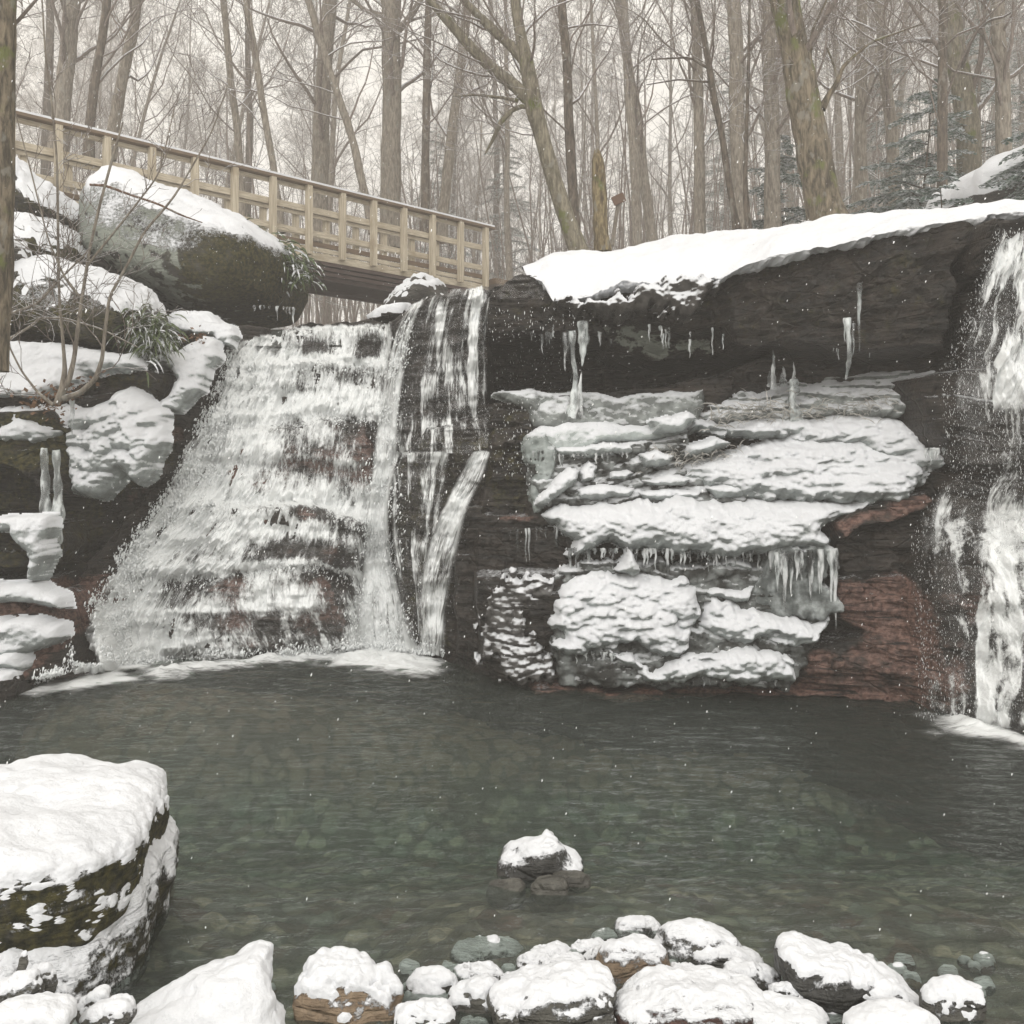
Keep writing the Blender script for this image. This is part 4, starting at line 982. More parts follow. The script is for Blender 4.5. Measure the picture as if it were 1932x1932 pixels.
fall('waterfall', 'thin veil of water over the ice-crusted step midway down the right waterfall', [
    [(1790, 690), (1880, 680), (2080, 680)], [(1800, 800), (1890, 800), (2080, 800)], [(1800, 880), (1890, 880), (2080, 880)], [(1750, 950), (1880, 950), (2080, 950)], [(1725, 1060), (1870, 1080), (2080, 1080)]], W_FALL, base=0.30, strand=0.30, fade=0.2, nu=300, nv=320, off=0.10, soft=0.12,
    spots=[(1900, 760, 25, 60, 0.2), (1860, 900, 30, 60, 0.1), (1910, 980, 30, 50, 0.15), (1800, 1000, 40, 30, 0.0)])
fall('cascade', 'spreading lower part of the right waterfall, slanting down over reddish rock', [
    [(1725, 970), (1830, 960), (2080, 960)], [(1730, 1080), (1840, 1070), (2100, 1060)], [(1740, 1160), (1850, 1160), (2100, 1160)], [(1735, 1250), (1830, 1260), (2080, 1280)], [(1730, 1345), (1800, 1355), (2050, 1440)]], W_CASC, base=0.36, strand=0.34, nu=300, nv=360, off=0.10, soft=0.2, fade=0.1, sm=22,
    spots=[(1900, 1080, 40, 60, 0.3), (1880, 1160, 40, 40, 0.25), (1850, 1260, 25, 60, 0.25), (1790, 1230, 14, 60, 0.22), (1870, 1200, 10, 60, -0.25), (1760, 1130, 25, 60, -0.12), (1900, 1290, 25, 40, 0.15)])
fall('water_film', 'water sheeting over the dark lip at the top of the buttress', [[(930, 530), (985, 520), (1045, 530)], [(925, 545), (985, 540), (1042, 548)], [(922, 562), (985, 562), (1040, 566)]], W_FALL, base=0.2, nu=120, nv=80, off=0.03, soft=0.2, rough=0.01)

# upper stream just behind the lip
def build_upper_stream():
    xs = np.arange(-4.6, -0.9, 0.03); ys = np.arange(11.2, 16, 0.04)
    A, B = np.meshgrid(xs, ys)
    C = 3.50 + 0.03 * (B - 11.5) + fbm(A * 3, B * 2, A * 0, 3, 111) * 0.02
    C -= 0.25 * (1 - sstep(11.2, 11.75, B))
    m = M('stream_water'); n = m.noise(m.pos(), 9, 4)
    o = mesh_obj('upper_stream', np.stack([A, B, C], -1).reshape(-1, 3), grid_faces(len(ys), len(xs)), m.done(m.bsdf((0.05, 0.055, 0.05), 0.08, m.bump(n, 0.6, 0.05))))
    tag(o, kind='structure')
build_upper_stream()

# foam floating on the pool under each fall
def foam(label, poly, base=0.6, seed=1, lift_=0.012, h=0.05):
    g = np.array([((a - CX) / F * (EYE * F / (b - HZ)), EYE * F / (b - HZ)) for a, b in poly])
    xs = np.arange(g[:, 0].min() - .3, g[:, 0].max() + .3, 0.015); ys = np.arange(g[:, 1].min() - .3, g[:, 1].max() + .3, 0.015)
    A, B = np.meshgrid(xs, ys)
    d = sdist(g, A + fbm(A * 2, B * 2, A * 0, 4, seed) * 0.12, B + fbm(A * 2, B * 2, A * 0 + 3, 4, seed) * 0.2)
    n = fbm(A * 7, B * 5, A * 0, 4, seed + 2)
    z = lift_ + h * sstep(0, 0.5, d) * (0.55 + 0.55 * n)
    e = sstep(-0.06, 0.30, d + 0.10 * n)
    V = np.stack([A, B, z], -1).reshape(-1, 3)
    f = grid_faces(len(ys), len(xs), d > -0.05)
    uv = np.stack([A, B], -1).reshape(-1, 2)
    V, f, dd, ee, uu = compact(V, f, (base + 0.5 * sstep(0.0, 0.6, d) - 0.25).ravel(), e.ravel(), uv)
    o = mesh_obj('foam', V, f, W_FOAM, uv=uu, attrs={'dens': dd, 'edge': ee})
    tag(o, label, 'foam')
W_FOAM = mat_water_fall('foam', 5.0, 13.0, 0.02)
foam('white foam spreading from the left foot of the cascade', [(30, 1312), (60, 1280), (140, 1262), (290, 1250), (330, 1262), (260, 1276), (290, 1288), (170, 1304), (80, 1326)], 0.85, 121)
foam('churned white water along the foot of the cascade', [(240, 1262), (450, 1243), (600, 1232), (700, 1224), (700, 1246), (580, 1262), (430, 1268), (330, 1284), (260, 1290)], 0.72, 123, h=0.08)
foam('bright boiling foam where the main chute hits the pool', [(585, 1242), (640, 1222), (720, 1205), (790, 1215), (860, 1240), (850, 1262), (780, 1280), (690, 1276), (610, 1262)], 0.78, 125, h=0.09)
foam('patch of foam at the foot of the right waterfall', [(1690, 1345), (1750, 1332), (1830, 1345), (1930, 1380), (2060, 1440), (1980, 1450), (1880, 1418), (1800, 1396), (1700, 1378)], 0.78, 127, h=0.07)

# droplets and torn strands thrown off the falls
DROP = M('drops'); _t = DROP.n('ShaderNodeBsdfTranslucent'); _t.inputs[0].default_value = (0.92, 0.94, 0.94, 1)
DROPM = DROP.done(DROP.mixs(0.08, DROP.bsdf((0.92, 0.94, 0.94), 0.25), _t.outputs[0]))
def spray(label, n, sampler, seed, rmin=0.002, rmax=0.006, stretch=2.6, name='water_spray'):
    r = np.random.RandomState(seed)
    c = sampler(r, n)
    rad = rmin + (rmax - rmin) * r.rand(len(c)) ** 2
    st = 1 + (stretch - 1) * r.rand(len(c))
    o6 = np.array([(1, 0, 0), (0, 1, 0), (-1, 0, 0), (0, -1, 0), (0, 0, 1), (0, 0, -1)], float)
    fo = np.array([(0, 1, 4), (1, 2, 4), (2, 3, 4), (3, 0, 4), (1, 0, 5), (2, 1, 5), (3, 2, 5), (0, 3, 5)])
    V = c[:, None, :] + o6[None] * rad[:, None, None] * np.stack([np.ones(len(c)), np.ones(len(c)), st], -1)[:, None, :]
    tilt = (r.rand(len(c)) - 0.5) * 0.5
    V[:, :, 0] += (V[:, :, 2] - c[:, None, 2]) * tilt[:, None]
    f = fo[None] + (np.arange(len(c)) * 6)[:, None, None]
    o = mesh_obj(name, V.reshape(-1, 3), f.reshape(-1, 3), DROPM)
    tag(o, label, 'spray', kind='stuff')
def samp(rows, off, jit):
    def g(r, n):
        R = np.array(rows, float)          # (py, pxL, pxR, weight)
        w = R[:, 3] / R[:, 3].sum()
        k = r.rand(n) * (len(R) - 1)
        acc = r.rand(n) < np.interp(k, np.arange(len(R)), R[:, 3]) / R[:, 3].max()
        k = k[acc]
        py = np.interp(k, np.arange(len(R)), R[:, 0]); a = np.interp(k, np.arange(len(R)), R[:, 1]); b = np.interp(k, np.arange(len(R)), R[:, 2])
        px = a + (b - a) * r.rand(len(k)) + r.randn(len(k)) * jit
        W = on_face(px, py, 0.0)
        y = W[:, 1] - off - np.abs(r.randn(len(k))) * 0.10
        return np.stack([(px - CX) / F * y, y, EYE - (py - HZ) / F * y], -1)
    return g
spray('droplets flung off the cascade', 6000, samp([(640, 440, 740, 1), (800, 385, 740, 2), (950, 300, 745, 2), (1100, 190, 760, 3), (1250, 140, 810, 4)], 0.05, 9), 1, 0.0008, 0.003, 3.0)
spray('droplets in the thin curtain over the buttress', 3500, samp([(560, 790, 925, 1), (700, 755, 920, 3), (800, 740, 930, 3), (960, 740, 890, 2), (1200, 760, 850, 2)], 0.06, 5), 2, 0.0006, 0.0018, 9.0)
spray('fine drips falling in front of the black recess', 700, samp([(580, 925, 1080, 1), (760, 925, 1120, 1), (900, 930, 1000, .5)], 0.2, 5), 3, 0.0015, 0.004, 6.0)
def rf(r, n):
    py = 430 + 930 * r.rand(n)
    L = np.interp(py, [430, 570, 700, 900, 1000, 1360], [1880, 1830, 1775, 1790, 1720, 1735])
    px = L + (1990 - L) * r.rand(n) ** 1.1 + r.randn(n) * 5
    y = np.interp(py, [430, 700, 1000, 1360], [7.0, 7.0, 6.95, 6.8]) - (px - 1850) * 0.0022 - np.abs(r.randn(n)) * 0.12
    return np.stack([(px - CX) / F * y, y, EYE - (py - HZ) / F * y], -1)
spray('droplets of the right waterfall', 9000, rf, 4, 0.0006, 0.0019, 9.0)

# froth: torn clumps of white water thrown off the brightest parts
def froth(label, n, gen, seed, off=0.08, r0=0.004, r1=0.014):
    r = np.random.RandomState(seed)
    px, py = gen(r, n)
    g = fbm(px * 0.03, py * 0.03, px * 0, 3, seed)
    k = r.rand(len(px)) < sstep(-0.25, 0.5, g) + 0.15
    px, py = px[k], py[k]
    W = on_face(px, py, 0.0)
    y = W[:, 1] - off - np.abs(r.randn(len(px))) * 0.05
    c = np.stack([(px - CX) / F * y, y, EYE - (py - HZ) / F * y], -1)
    S, f = ico(1)
    rad = r0 + (r1 - r0) * r.rand(len(c)) ** 2.5
    sh = np.stack([0.5 + r.rand(len(c)), 0.5 + r.rand(len(c)), 1.0 + 2.4 * r.rand(len(c))], -1)
    V = c[:, None, :] + S[None] * (1 + 0.35 * r.randn(len(c), len(S), 1)) * rad[:, None, None] * sh[:, None, :]
    sl = -0.4 * r.rand(len(c))
    V[:, :, 0] += (V[:, :, 2] - c[:, None, 2]) * sl[:, None] * -1
    ff = f[None] + (np.arange(len(c)) * len(S))[:, None, None]
    o = mesh_obj('froth', V.reshape(-1, 3), ff.reshape(-1, 3), DROPM)
    tag(o, label, 'froth', kind='stuff')
def g_left(r, n):
    t = r.rand(n) ** 0.9
    py = 660 + 600 * t
    L = np.interp(py, [640, 700, 760, 820, 900, 970, 1080, 1180, 1265], [445, 425, 400, 372, 338, 285, 208, 150, 138])
    wd = np.interp(py, [640, 1000, 1265], [70, 110, 150])
    return L - 8 + np.abs(r.randn(n)) * wd * 0.55 + r.randn(n) * 6, py
def g_steps(r, n):
    lines = [[(450, 690), (742, 686)], [(400, 795), (600, 775), (742, 785)], [(330, 958), (560, 942), (700, 975)], [(300, 1085), (560, 1058), (690, 1085)]]
    k = r.randint(0, 4, n)
    px = r.uniform(0, 1, n); out = np.zeros(n); py = np.zeros(n)
    for i, l in enumerate(lines):
        a = np.array(l, float); m_ = k == i
        out[m_] = a[0, 0] + (a[-1, 0] - a[0, 0]) * px[m_]
        py[m_] = np.interp(out[m_], a[:, 0], a[:, 1])
    return out, py + np.abs(r.randn(n)) * 16 - 5
def g_chute(r, n):
    py = 600 + 640 * r.rand(n) ** 0.7
    c = np.interp(py, [560, 640, 780, 900, 1000, 1130, 1240], [790, 760, 734, 722, 712, 718, 724])
    w = np.interp(py, [560, 900, 1240], [16, 28, 75])
    return c + r.randn(n) * w * 0.55, py
froth('clumps of froth along the left edge of the cascade', 15000, g_left, 31, r0=0.002, r1=0.008)
froth('froth where the cascade breaks over its rock steps', 6000, g_steps, 32, r0=0.002, r1=0.007)
def g_foot(r, n):
    px = r.uniform(60, 840, n)
    base = np.interp(px, [60, 150, 300, 600, 700, 840], [1296, 1268, 1256, 1240, 1228, 1240])
    return px, base - 3 - np.abs(r.randn(n)) * 9
froth('splash and froth where the left falls meet the pool', 9000, g_foot, 34, off=0.10, r0=0.002, r1=0.009)
froth('froth in the main chute', 6000, g_chute, 33, off=0.17, r0=0.002, r1=0.007)
# ------------------------------------------------------------------ boulders and stones with real snow caps
def vnormals(V, f):
    fn = np.cross(V[f[:, 1]] - V[f[:, 0]], V[f[:, 2]] - V[f[:, 0]])
    n = np.zeros_like(V)
    for k in range(3): np.add.at(n, f[:, k], fn)
    return n / (np.linalg.norm(n, axis=1, keepdims=True) + 1e-12)
def radial(poly, th):
    c = poly.mean(0)
    out = np.zeros(len(th))
    q = poly - c
    for i in range(len(q)):
        a, b = q[i], q[(i + 1) % len(q)]
        e = b - a
        dx, dz = np.cos(th), np.sin(th)
        den = dx * e[1] - dz * e[0]
        with np.errstate(divide='ignore', invalid='ignore'):
            t = (a[0] * e[1] - a[1] * e[0]) / den
            s = (a[0] * dz - a[1] * dx) / den
        ok = (t > 0) & (s >= -1e-6) & (s <= 1 + 1e-6) & np.isfinite(t)
        out = np.where(ok, np.maximum(out, t), out)
    return c, out
def rock(name, label, cat, outline, Y, depth, mat, solid=None, mossf=None, lichf=None, sub=5, seed=1, namp=0.05, nsc=3.0, sq=0.62, snow=0.03, slo=0.35, shi=0.6, speck=0.25, tiltback=0.0, group=None, smooth_r=6, moss=0.0, red=0.0, lichen=0.0, strat=0.0, fine=1.0, front=0.0, topfn=None, dust=0.0, slope=0.0):
    """outline (pixels, traced) at distance Y becomes a closed solid of that size, `depth` metres thick"""
    S, f = ico(sub)
    Yc = Y + depth / 2 - front
    pts = np.array([P(a, b, Yc)[[0, 2]] for a, b in outline])
    th = np.linspace(0, 2 * np.pi, 361)[:-1]
    c, R = radial(pts, th)
    for _ in range(smooth_r):
        R = (np.roll(R, 1) + R + np.roll(R, -1)) / 3
    ang = np.arctan2(S[:, 2], S[:, 0]) % (2 * np.pi)
    r = np.interp(ang, np.r_[th, 2 * np.pi], np.r_[R, R[0]])
    rho = np.sqrt(S[:, 0] ** 2 + S[:, 2] ** 2)
    k = rho ** sq * r
    yy = np.sign(S[:, 1]) * np.abs(S[:, 1]) ** 0.8 * depth / 2
    sz = R.mean()
    V = np.stack([c[0] + np.cos(ang) * k, Yc + yy, c[1] + np.sin(ang) * k], -1)
    V[:, 1] += (V[:, 2] - c[1]) * tiltback
    if solid is not None:                                    # a rounded block given directly in metres
        ctr, half, rz, e = solid
        g = (np.abs(S) ** e).sum(1) ** (-1.0 / e)
        V = S * g[:, None] * np.array(half)
        V[:, 0] *= 1 + 0.06 * V[:, 2] / half[2]
        V[:, 1] -= slope * (half[2] - V[:, 2]) * sstep(0.2, -0.6, V[:, 1] / half[1])
        ca, sa = math.cos(rz), math.sin(rz)
        V = np.stack([V[:, 0] * ca - V[:, 1] * sa, V[:, 0] * sa + V[:, 1] * ca, V[:, 2]], -1) + np.array(ctr)
        sz = half[2] * 1.6
    n = vnormals(V, f)
    q = V / sz
    V = V + n * (fbm(q[:, 0] * nsc * .5, q[:, 1] * nsc * .5, q[:, 2] * nsc * .5, 3, seed) * namp * sz)[:, None]
    V = V + n * (fbm(V[:, 0] * 14, V[:, 1] * 14, V[:, 2] * 14, 4, seed + 1) * 0.010 * fine)[:, None]
    if strat:
        zz = (V[:, 2] + 0.05 * fbm(V[:, 0], V[:, 1], V[:, 2], 3, seed)) / strat
        L = np.floor(zz)
        V = V + n * (((_hash(L, L * 0, L * 0, seed) - 0.5) * strat * 0.7) * sstep(0, 0.25, zz - L))[:, None]
    n = vnormals(V, f)
    root = mesh_obj(name, V, f, mat, attrs={'moss': (mossf(V) if mossf else np.full(len(V), moss)), 'red': np.full(len(V), red), 'lichen': (lichf(V) if lichf else np.full(len(V), lichen)), 'snow': np.full(len(V), dust)})
    tag(root, label, cat, group)
    if snow:
        m1 = fbm(V[:, 0] * 6 / sz * 0.4, V[:, 1] * 6 / sz * 0.4, V[:, 2] * 6 / sz * .4, 3, seed + 3) * 0.14
        m2 = fbm(V[:, 0] * 38, V[:, 1] * 38, V[:, 2] * 38, 4, seed + 4) * speck
        g = n[:, 2] + m1 + m2
        if topfn is not None: g = g + topfn(V)
        mk = sstep(slo, shi, g)
        lum = 0.5 + 0.5 * fbm(V[:, 0] * 45, V[:, 1] * 45, V[:, 2] * 45, 3, seed + 5)
        deep = sstep(shi, shi + 0.45, g)
        off = -0.003 + mk * (0.55 + 0.14 * lum * (1 - 0.85 * sstep(0.55, 0.85, n[:, 2]))) * snow + deep * 0.5 * snow
        C = V + n * (off * 0.45)[:, None]
        C[:, 2] += off * 0.75
        kp = mk > 0.02
        ff = f[kp[f].any(axis=1)]
        if len(ff):
            C2, ff = compact(C, ff)
            mesh_obj('snow_cap', C2, ff, SNOWM, parent=root)
    return root

# --- the big boulders of the left bank
rock('boulder', 'huge pale lichen-covered boulder leaning against the bridge, snow along its back', 'boulder', [(190, 400), (205, 365), (240, 337), (300, 360), (400, 405), (480, 440), (540, 475), (570, 510), (572, 545), (545, 590), (480, 612), (400, 608), (330, 590), (260, 560), (205, 520), (188, 460)], 11.6, 3.4, ROCK_DRY, sub=6, seed=201, namp=0.06, sq=0.55, snow=0.035, slo=0.52, shi=0.72, speck=0.2, mossf=lambda V: 0.15 + 0.70 * sstep(-4.5, -3.0, V[:, 0] - 0.35 * (V[:, 2] - 4.2)), lichf=lambda V: 0.70 - 0.45 * sstep(-4.3, -3.0, V[:, 0] - 0.35 * (V[:, 2] - 4.2)), lichen=0.62, tiltback=0.35, front=0.3, dust=1.05)
rock('boulder', 'flat mossy boulder with a thick snow blanket, below the huge lichen boulder', 'boulder', [(28, 560), (50, 500), (130, 505), (210, 525), (270, 550), (300, 590), (312, 625), (300, 660), (240, 668), (150, 650), (60, 640), (25, 615)], 9.9, 1.7, ROCK_DRY, sub=6, seed=202, namp=0.08, sq=0.5, snow=0.04, slo=0.38, shi=0.6, speck=0.22, moss=0.6, tiltback=0.35, front=0.35, dust=0.95)
rock('boulder', 'dark snow-streaked boulder at the top of the left bank, beneath the bridge end', 'boulder', [(-60, 330), (15, 305), (60, 335), (110, 375), (150, 410), (148, 430), (90, 425), (30, 420), (-60, 430)], 11.0, 1.4, ROCK_DRY, sub=5, seed=203, namp=0.18, snow=0.05, slo=0.25, shi=0.5, speck=0.3, moss=0.5, tiltback=0.4, dust=1.0)
rock('boulder', 'dark mossy boulder in the middle of the left rock pile, under the streaked one', 'boulder', [(-60, 430), (20, 425), (90, 420), (135, 445), (155, 480), (150, 505), (100, 508), (20, 490), (-60, 500)], 10.6, 1.3, ROCK_DRY, sub=5, seed=204, namp=0.16, snow=0.05, slo=0.3, shi=0.55, speck=0.3, moss=0.65, tiltback=0.3, dust=1.0)
rock('boulder', 'upright knobbly rock at the left edge behind the flat mossy boulder', 'boulder', [(-30, 480), (10, 462), (35, 460), (45, 490), (42, 540), (20, 575), (-30, 590)], 9.5, 0.7, ROCK_DRY, sub=5, seed=205, namp=0.2, snow=0.03, slo=0.35, shi=0.6, speck=0.4, moss=0.3)
rock('rock_slab', 'slab with a rounded snow top beside the head of the cascade', 'rock', [(320, 612), (350, 600), (410, 608), (440, 628), (430, 650), (380, 650), (330, 640)], 10.9, 0.9, ROCK, sub=5, seed=206, namp=0.1, snow=0.05, slo=0.3, shi=0.5, speck=0.2)
rock('rock_slab', 'stack of dark stones under the right end of the bridge', 'rock', [(722, 598), (738, 575), (760, 552), (800, 535), (840, 545), (850, 580), (800, 600), (750, 605)], 14.5, 1.6, ROCK_DRY, sub=5, seed=207, namp=0.15, snow=0.03, slo=0.5, shi=0.7, speck=0.4, strat=0.10)
rock('rock_slab', 'low rock with a snow top just left of the chute lip', 'rock', [(695, 606), (730, 592), (775, 583), (778, 600), (740, 612), (700, 614)], 11.3, 0.7, ROCK, sub=4, seed=208, namp=0.1, snow=0.05, slo=0.2, shi=0.4, speck=0.1)
rock('boulder', 'snow-covered hump on the slope behind the right end of the ledge', 'boulder', [(1770, 400), (1810, 372), (1850, 348), (1910, 322), (2000, 310), (2120, 330), (2150, 420), (1900, 430)], 11.5, 3.0, ROCK_DRY, sub=5, seed=209, namp=0.12, snow=0.14, slo=-0.2, shi=0.1, speck=0.1, tiltback=0.5)
rock('boulder', 'dark wet rock with a snow rim at the water edge, far left', 'boulder', [(-70, 1275), (10, 1262), (40, 1270), (48, 1300), (44, 1335), (-70, 1345)], 7.6, 0.8, ROCK, sub=5, seed=210, namp=0.1, snow=0.03, slo=0.55, shi=0.75, speck=0.2)
# --- the two big rocks bottom left
rock('boulder', 'large flat-topped foreground boulder wearing a thick smooth snow cap', 'boulder', [(-160, 1500), (300, 1470), (250, 1700), (-160, 1690)], 3.85, 1.15, ROCK_DRY, solid=((-2.11, 3.58, 0.30), (0.80, 0.66, 0.205), 0.20, 4.5), sub=7, seed=221, namp=0.10, nsc=2.4, snow=0.022, slo=0.16, shi=0.42, speck=0.5, moss=0.75, dust=1.15)
rock('boulder', 'lower foreground boulder bulging out beneath the flat-topped one, speckled with snow', 'boulder', [(-160, 1640), (350, 1620), (330, 1865), (-160, 1880)], 3.70, 1.25, ROCK_DRY, solid=((-2.20, 3.66, 0.04), (0.86, 0.62, 0.27), 0.13, 5.0), sub=7, seed=222, namp=0.14, nsc=2.2, snow=0.014, slo=0.55, shi=0.75, speck=0.5, moss=0.6, dust=1.3, slope=0.75)

# --- stones in the shallows and along the near shore
mats = {'d': mat_rock('stone_dark', (0.026, 0.026, 0.024), (0.060, 0.058, 0.052), 0.35), 'g': mat_rock('stone_grey', (0.055, 0.052, 0.045), (0.13, 0.125, 0.105), 0.5),
        't': mat_rock('stone_tan', (0.16, 0.11, 0.07), (0.32, 0.24, 0.16), 0.6), 'r': mat_rock('stone_red', (0.045, 0.025, 0.020), (0.12, 0.06, 0.048), 0.5)}
def ell(cx, cy, hw, hh, rot=0, k=2.6, skew=0.0):
    o = []
    for i in range(20):
        t = 2 * math.pi * i / 20
        c, s = math.cos(t), math.sin(t)
        x = math.copysign(abs(c) ** (2 / k), c) * hw; y = math.copysign(abs(s) ** (2 / k), s) * hh
        y *= 1 + skew * x / hw
        a = math.radians(rot)
        o.append((cx + x * math.cos(a) - y * math.sin(a), cy + x * math.sin(a) + y * math.cos(a)))
    return o
def stone(label, x0, y0, x1, y1, Y, mat='g', rot=0, poly=None, snow=0.011, **kw):
    w = (x1 - x0) / 2 / F * Y
    y0 = y0 + 0.10 * (y1 - y0)
    ol = poly or ell((x0 + x1) / 2, (y0 + y1) / 2, (x1 - x0) / 2, (y1 - y0) / 2, rot)
    a = dict(sub=5, namp=0.12, sq=0.66, slo=0.80, shi=0.93, speck=0.14, dust=0.86, tiltback=0.25, seed=int(x0 * 7 + y0), fine=0.5, moss=0.0)
    a.update(kw)
    return rock('stone', label, 'stone', ol, Y - w * 0.6, w * 1.2, mats[mat], snow=snow, group='stones along the near shore', **a)
stone('dark wedge-shaped stone standing alone in the pool with snow on its top', 937, 1578, 1103, 1660, 4.25, 'd', poly=[(940, 1665), (936, 1630), (945, 1608), (985, 1590), (1030, 1578), (1048, 1584), (1075, 1612), (1100, 1632), (1098, 1650), (1060, 1665)], slo=0.72, shi=0.86, snow=0.012)
stone('bare submerged grey stone below and left of the lone dark stone', 918, 1655, 992, 1712, 4.05, 'g', snow=0, dust=0)
stone('wet rounded stone just breaking the surface in front of the lone dark stone', 999, 1650, 1073, 1706, 4.02, 'g', snow=0, dust=0)
stone('flat bare stone to the right of the wet rounded one in the pool', 1043, 1643, 1113, 1680, 4.12, 'g', snow=0, dust=0)
S = [('flat broad stone with a snow-filled top at the back left of the shore pile', 850, 1770, 988, 1836, 3.62, 'g', 0, dict(k=1)),
     ('dark stone poking out of the water at the back of the shore pile', 1161, 1731, 1250, 1785, 3.72, 'd', 0, {}),
     ('half-sunk grey stone with a dusting of snow beside the dark back stone', 1113, 1755, 1167, 1796, 3.70, 'g', 0, dict(slo=0.6, shi=0.75)),
     ('big smooth dark grey stone at the back of the pile with snow on its crown', 1235, 1738, 1405, 1846, 3.52, 'g', 8, dict(slo=0.76, shi=0.9)),
     ('dark rounded stone with a crescent of snow, front right of the smooth grey one', 1300, 1780, 1440, 1858, 3.44, 'd', 10, dict(slo=0.74, shi=0.88)),
     ('small oval stone behind the tan stone in the shore pile', 1076, 1776, 1150, 1808, 3.55, 'g', -5, {}),
     ('snowy oblong stone left of the tan stone', 1092, 1784, 1180, 1838, 3.45, 'g', -20, {}),
     ('large tan stone in the middle of the pile, its front face bare', 1127, 1766, 1266, 1872, 3.36, 't', 0, dict(slo=0.72, shi=0.88)),
     ('long low snow-covered stone behind the small round ones', 989, 1786, 1083, 1822, 3.52, 'g', -4, {}),
     ('small pale stone between the flat broad one and the long low one', 976, 1800, 1046, 1852, 3.42, 'g', 0, {}),
     ('slanting snow-covered stone left of the middle of the pile', 1008, 1804, 1108, 1856, 3.38, 'g', -14, {}),
     ('wide snow-topped stone directly in front of the flat broad one', 851, 1820, 954, 1866, 3.34, 'g', 0, {}),
     ('tiny snow-covered stone right of the wide snow-topped one', 941, 1836, 987, 1868, 3.28, 'g', 0, {}),
     ('round stone at the left end of the shore pile, snow on its upper half', 765, 1828, 863, 1906, 3.26, 'g', 0, dict(slo=0.2, shi=0.4)),
     ('round stone with a full snow cap at the left front of the pile', 841, 1848, 956, 1932, 3.16, 'g', 0, dict(slo=0.4, shi=0.55)),
     ('tan-sided boulder with a thick snow cap standing apart at the left', 555, 1818, 757, 1945, 3.12, 't', 4, dict(slo=0.50, shi=0.68, snow=0.03, sub=6)),
     ('small snowy stone right of the tan stone', 1228, 1834, 1277, 1860, 3.30, 'g', 0, {}),
     ('snow-covered stone in the middle of the pile in front of the smooth grey one', 1252, 1820, 1328, 1856, 3.32, 'g', 0, {}),
     ('brownish stone with a snow cap below the crescent stone', 1362, 1818, 1474, 1866, 3.28, 'g', 8, {}),
     ('elongated snow-covered stone leaning up to the right at the front of the pile', 918, 1836, 1163, 1922, 3.10, 'g', -9, dict(slo=0.5, shi=0.68, sub=6)),
     ('long red-brown slab with snow along its upper edge', 1155, 1850, 1448, 1938, 3.08, 'r', -3, dict(slo=0.74, shi=0.88, sub=6)),
     ('small snow-capped stone at the right end of the red-brown slab', 1445, 1852, 1519, 1898, 3.14, 'd', 0, {}),
     ('dark slab at the very front with patches of snow', 1378, 1888, 1567, 1960, 3.02, 'd', 6, dict(slo=0.68, shi=0.84)),
     ('snow-covered stone sticking up at the bottom edge, right of the dark slab', 1592, 1893, 1772, 1990, 2.95, 'g', 0, dict(slo=0.5, shi=0.68)),
     ('round snowy stone at the right end of the shore', 1740, 1853, 1855, 1936, 3.10, 'g', 0, dict(slo=0.4, shi=0.58)),
     ('pale stone wedged under the left end of the red-brown slab', 1102, 1890, 1162, 1950, 3.02, 'g', 0, dict(slo=0.6, shi=0.75)),
     ('small snowy stone at the bottom edge below the leaning elongated stone', 934, 1900, 978, 1944, 2.98, 'g', 0, dict(slo=0.5, shi=0.68)),
     ('bumpy snow-covered stone at the bottom edge, left of the full snow cap', 742, 1896, 858, 1950, 3.0, 'g', 0, dict(slo=0.3, shi=0.55, namp=0.2)),
     ('snow-buried stone in the bottom left corner, lowest of all', -20, 1890, 140, 1950, 2.62, 'g', 0, dict(slo=-0.1, shi=0.1)),
     ('oblong snow-covered stone leaning on the lower boulder at the left edge', -15, 1840, 82, 1904, 2.72, 'g', -25, dict(slo=0.5, shi=0.68)),
     ('snowy stone next to the foot of the lower boulder', 141, 1876, 208, 1922, 2.80, 'g', -25, dict(slo=0.4, shi=0.55)),
     ('snow-covered stone between the corner stone and the white slab', 152, 1892, 256, 1942, 2.72, 'g', -14, dict(slo=0.5, shi=0.68)),
     ('small snow heap on a stone against the lower boulder', 98, 1862, 132, 1900, 2.80, 'g', 0, dict(slo=0.5, shi=0.68)),
     ('little upright stone standing against the lower boulder', 30, 1795, 52, 1852, 2.80, 'g', 8, dict(slo=0.6, shi=0.8)),
     ('round snow-covered stone behind the corner stones, left edge', 50, 1824, 104, 1880, 2.80, 'g', 0, dict(slo=0.5, shi=0.68))]
for (lb, x0, y0, x1, y1, Yd, mt, rot, kw) in S:
    kw = dict(kw); kw.pop('k', None)
    stone(lb, x0, y0, x1, y1, Yd, mt, rot, **kw)
stone('long dark stone sloping down to the right, thick snow along its back', 1464, 1790, 1745, 1907, 3.22, 'd', poly=[(1468, 1800), (1490, 1788), (1560, 1800), (1630, 1818), (1690, 1845), (1728, 1880), (1742, 1905), (1700, 1915), (1600, 1900), (1520, 1885), (1480, 1855), (1464, 1830)], slo=0.55, shi=0.7, snow=0.02, sub=6, speck=0.12)
stone('angular slab wholly covered in smooth snow at the bottom left', 250, 1830, 510, 1990, 3.0, 'g', poly=[(240, 1960), (252, 1925), (330, 1885), (400, 1850), (465, 1826), (490, 1832), (505, 1870), (520, 1915), (545, 1935), (540, 2000), (250, 2000)], slo=-0.1, shi=0.05, snow=0.02, sub=6, speck=0.08, smooth_r=3, tiltback=0.9)
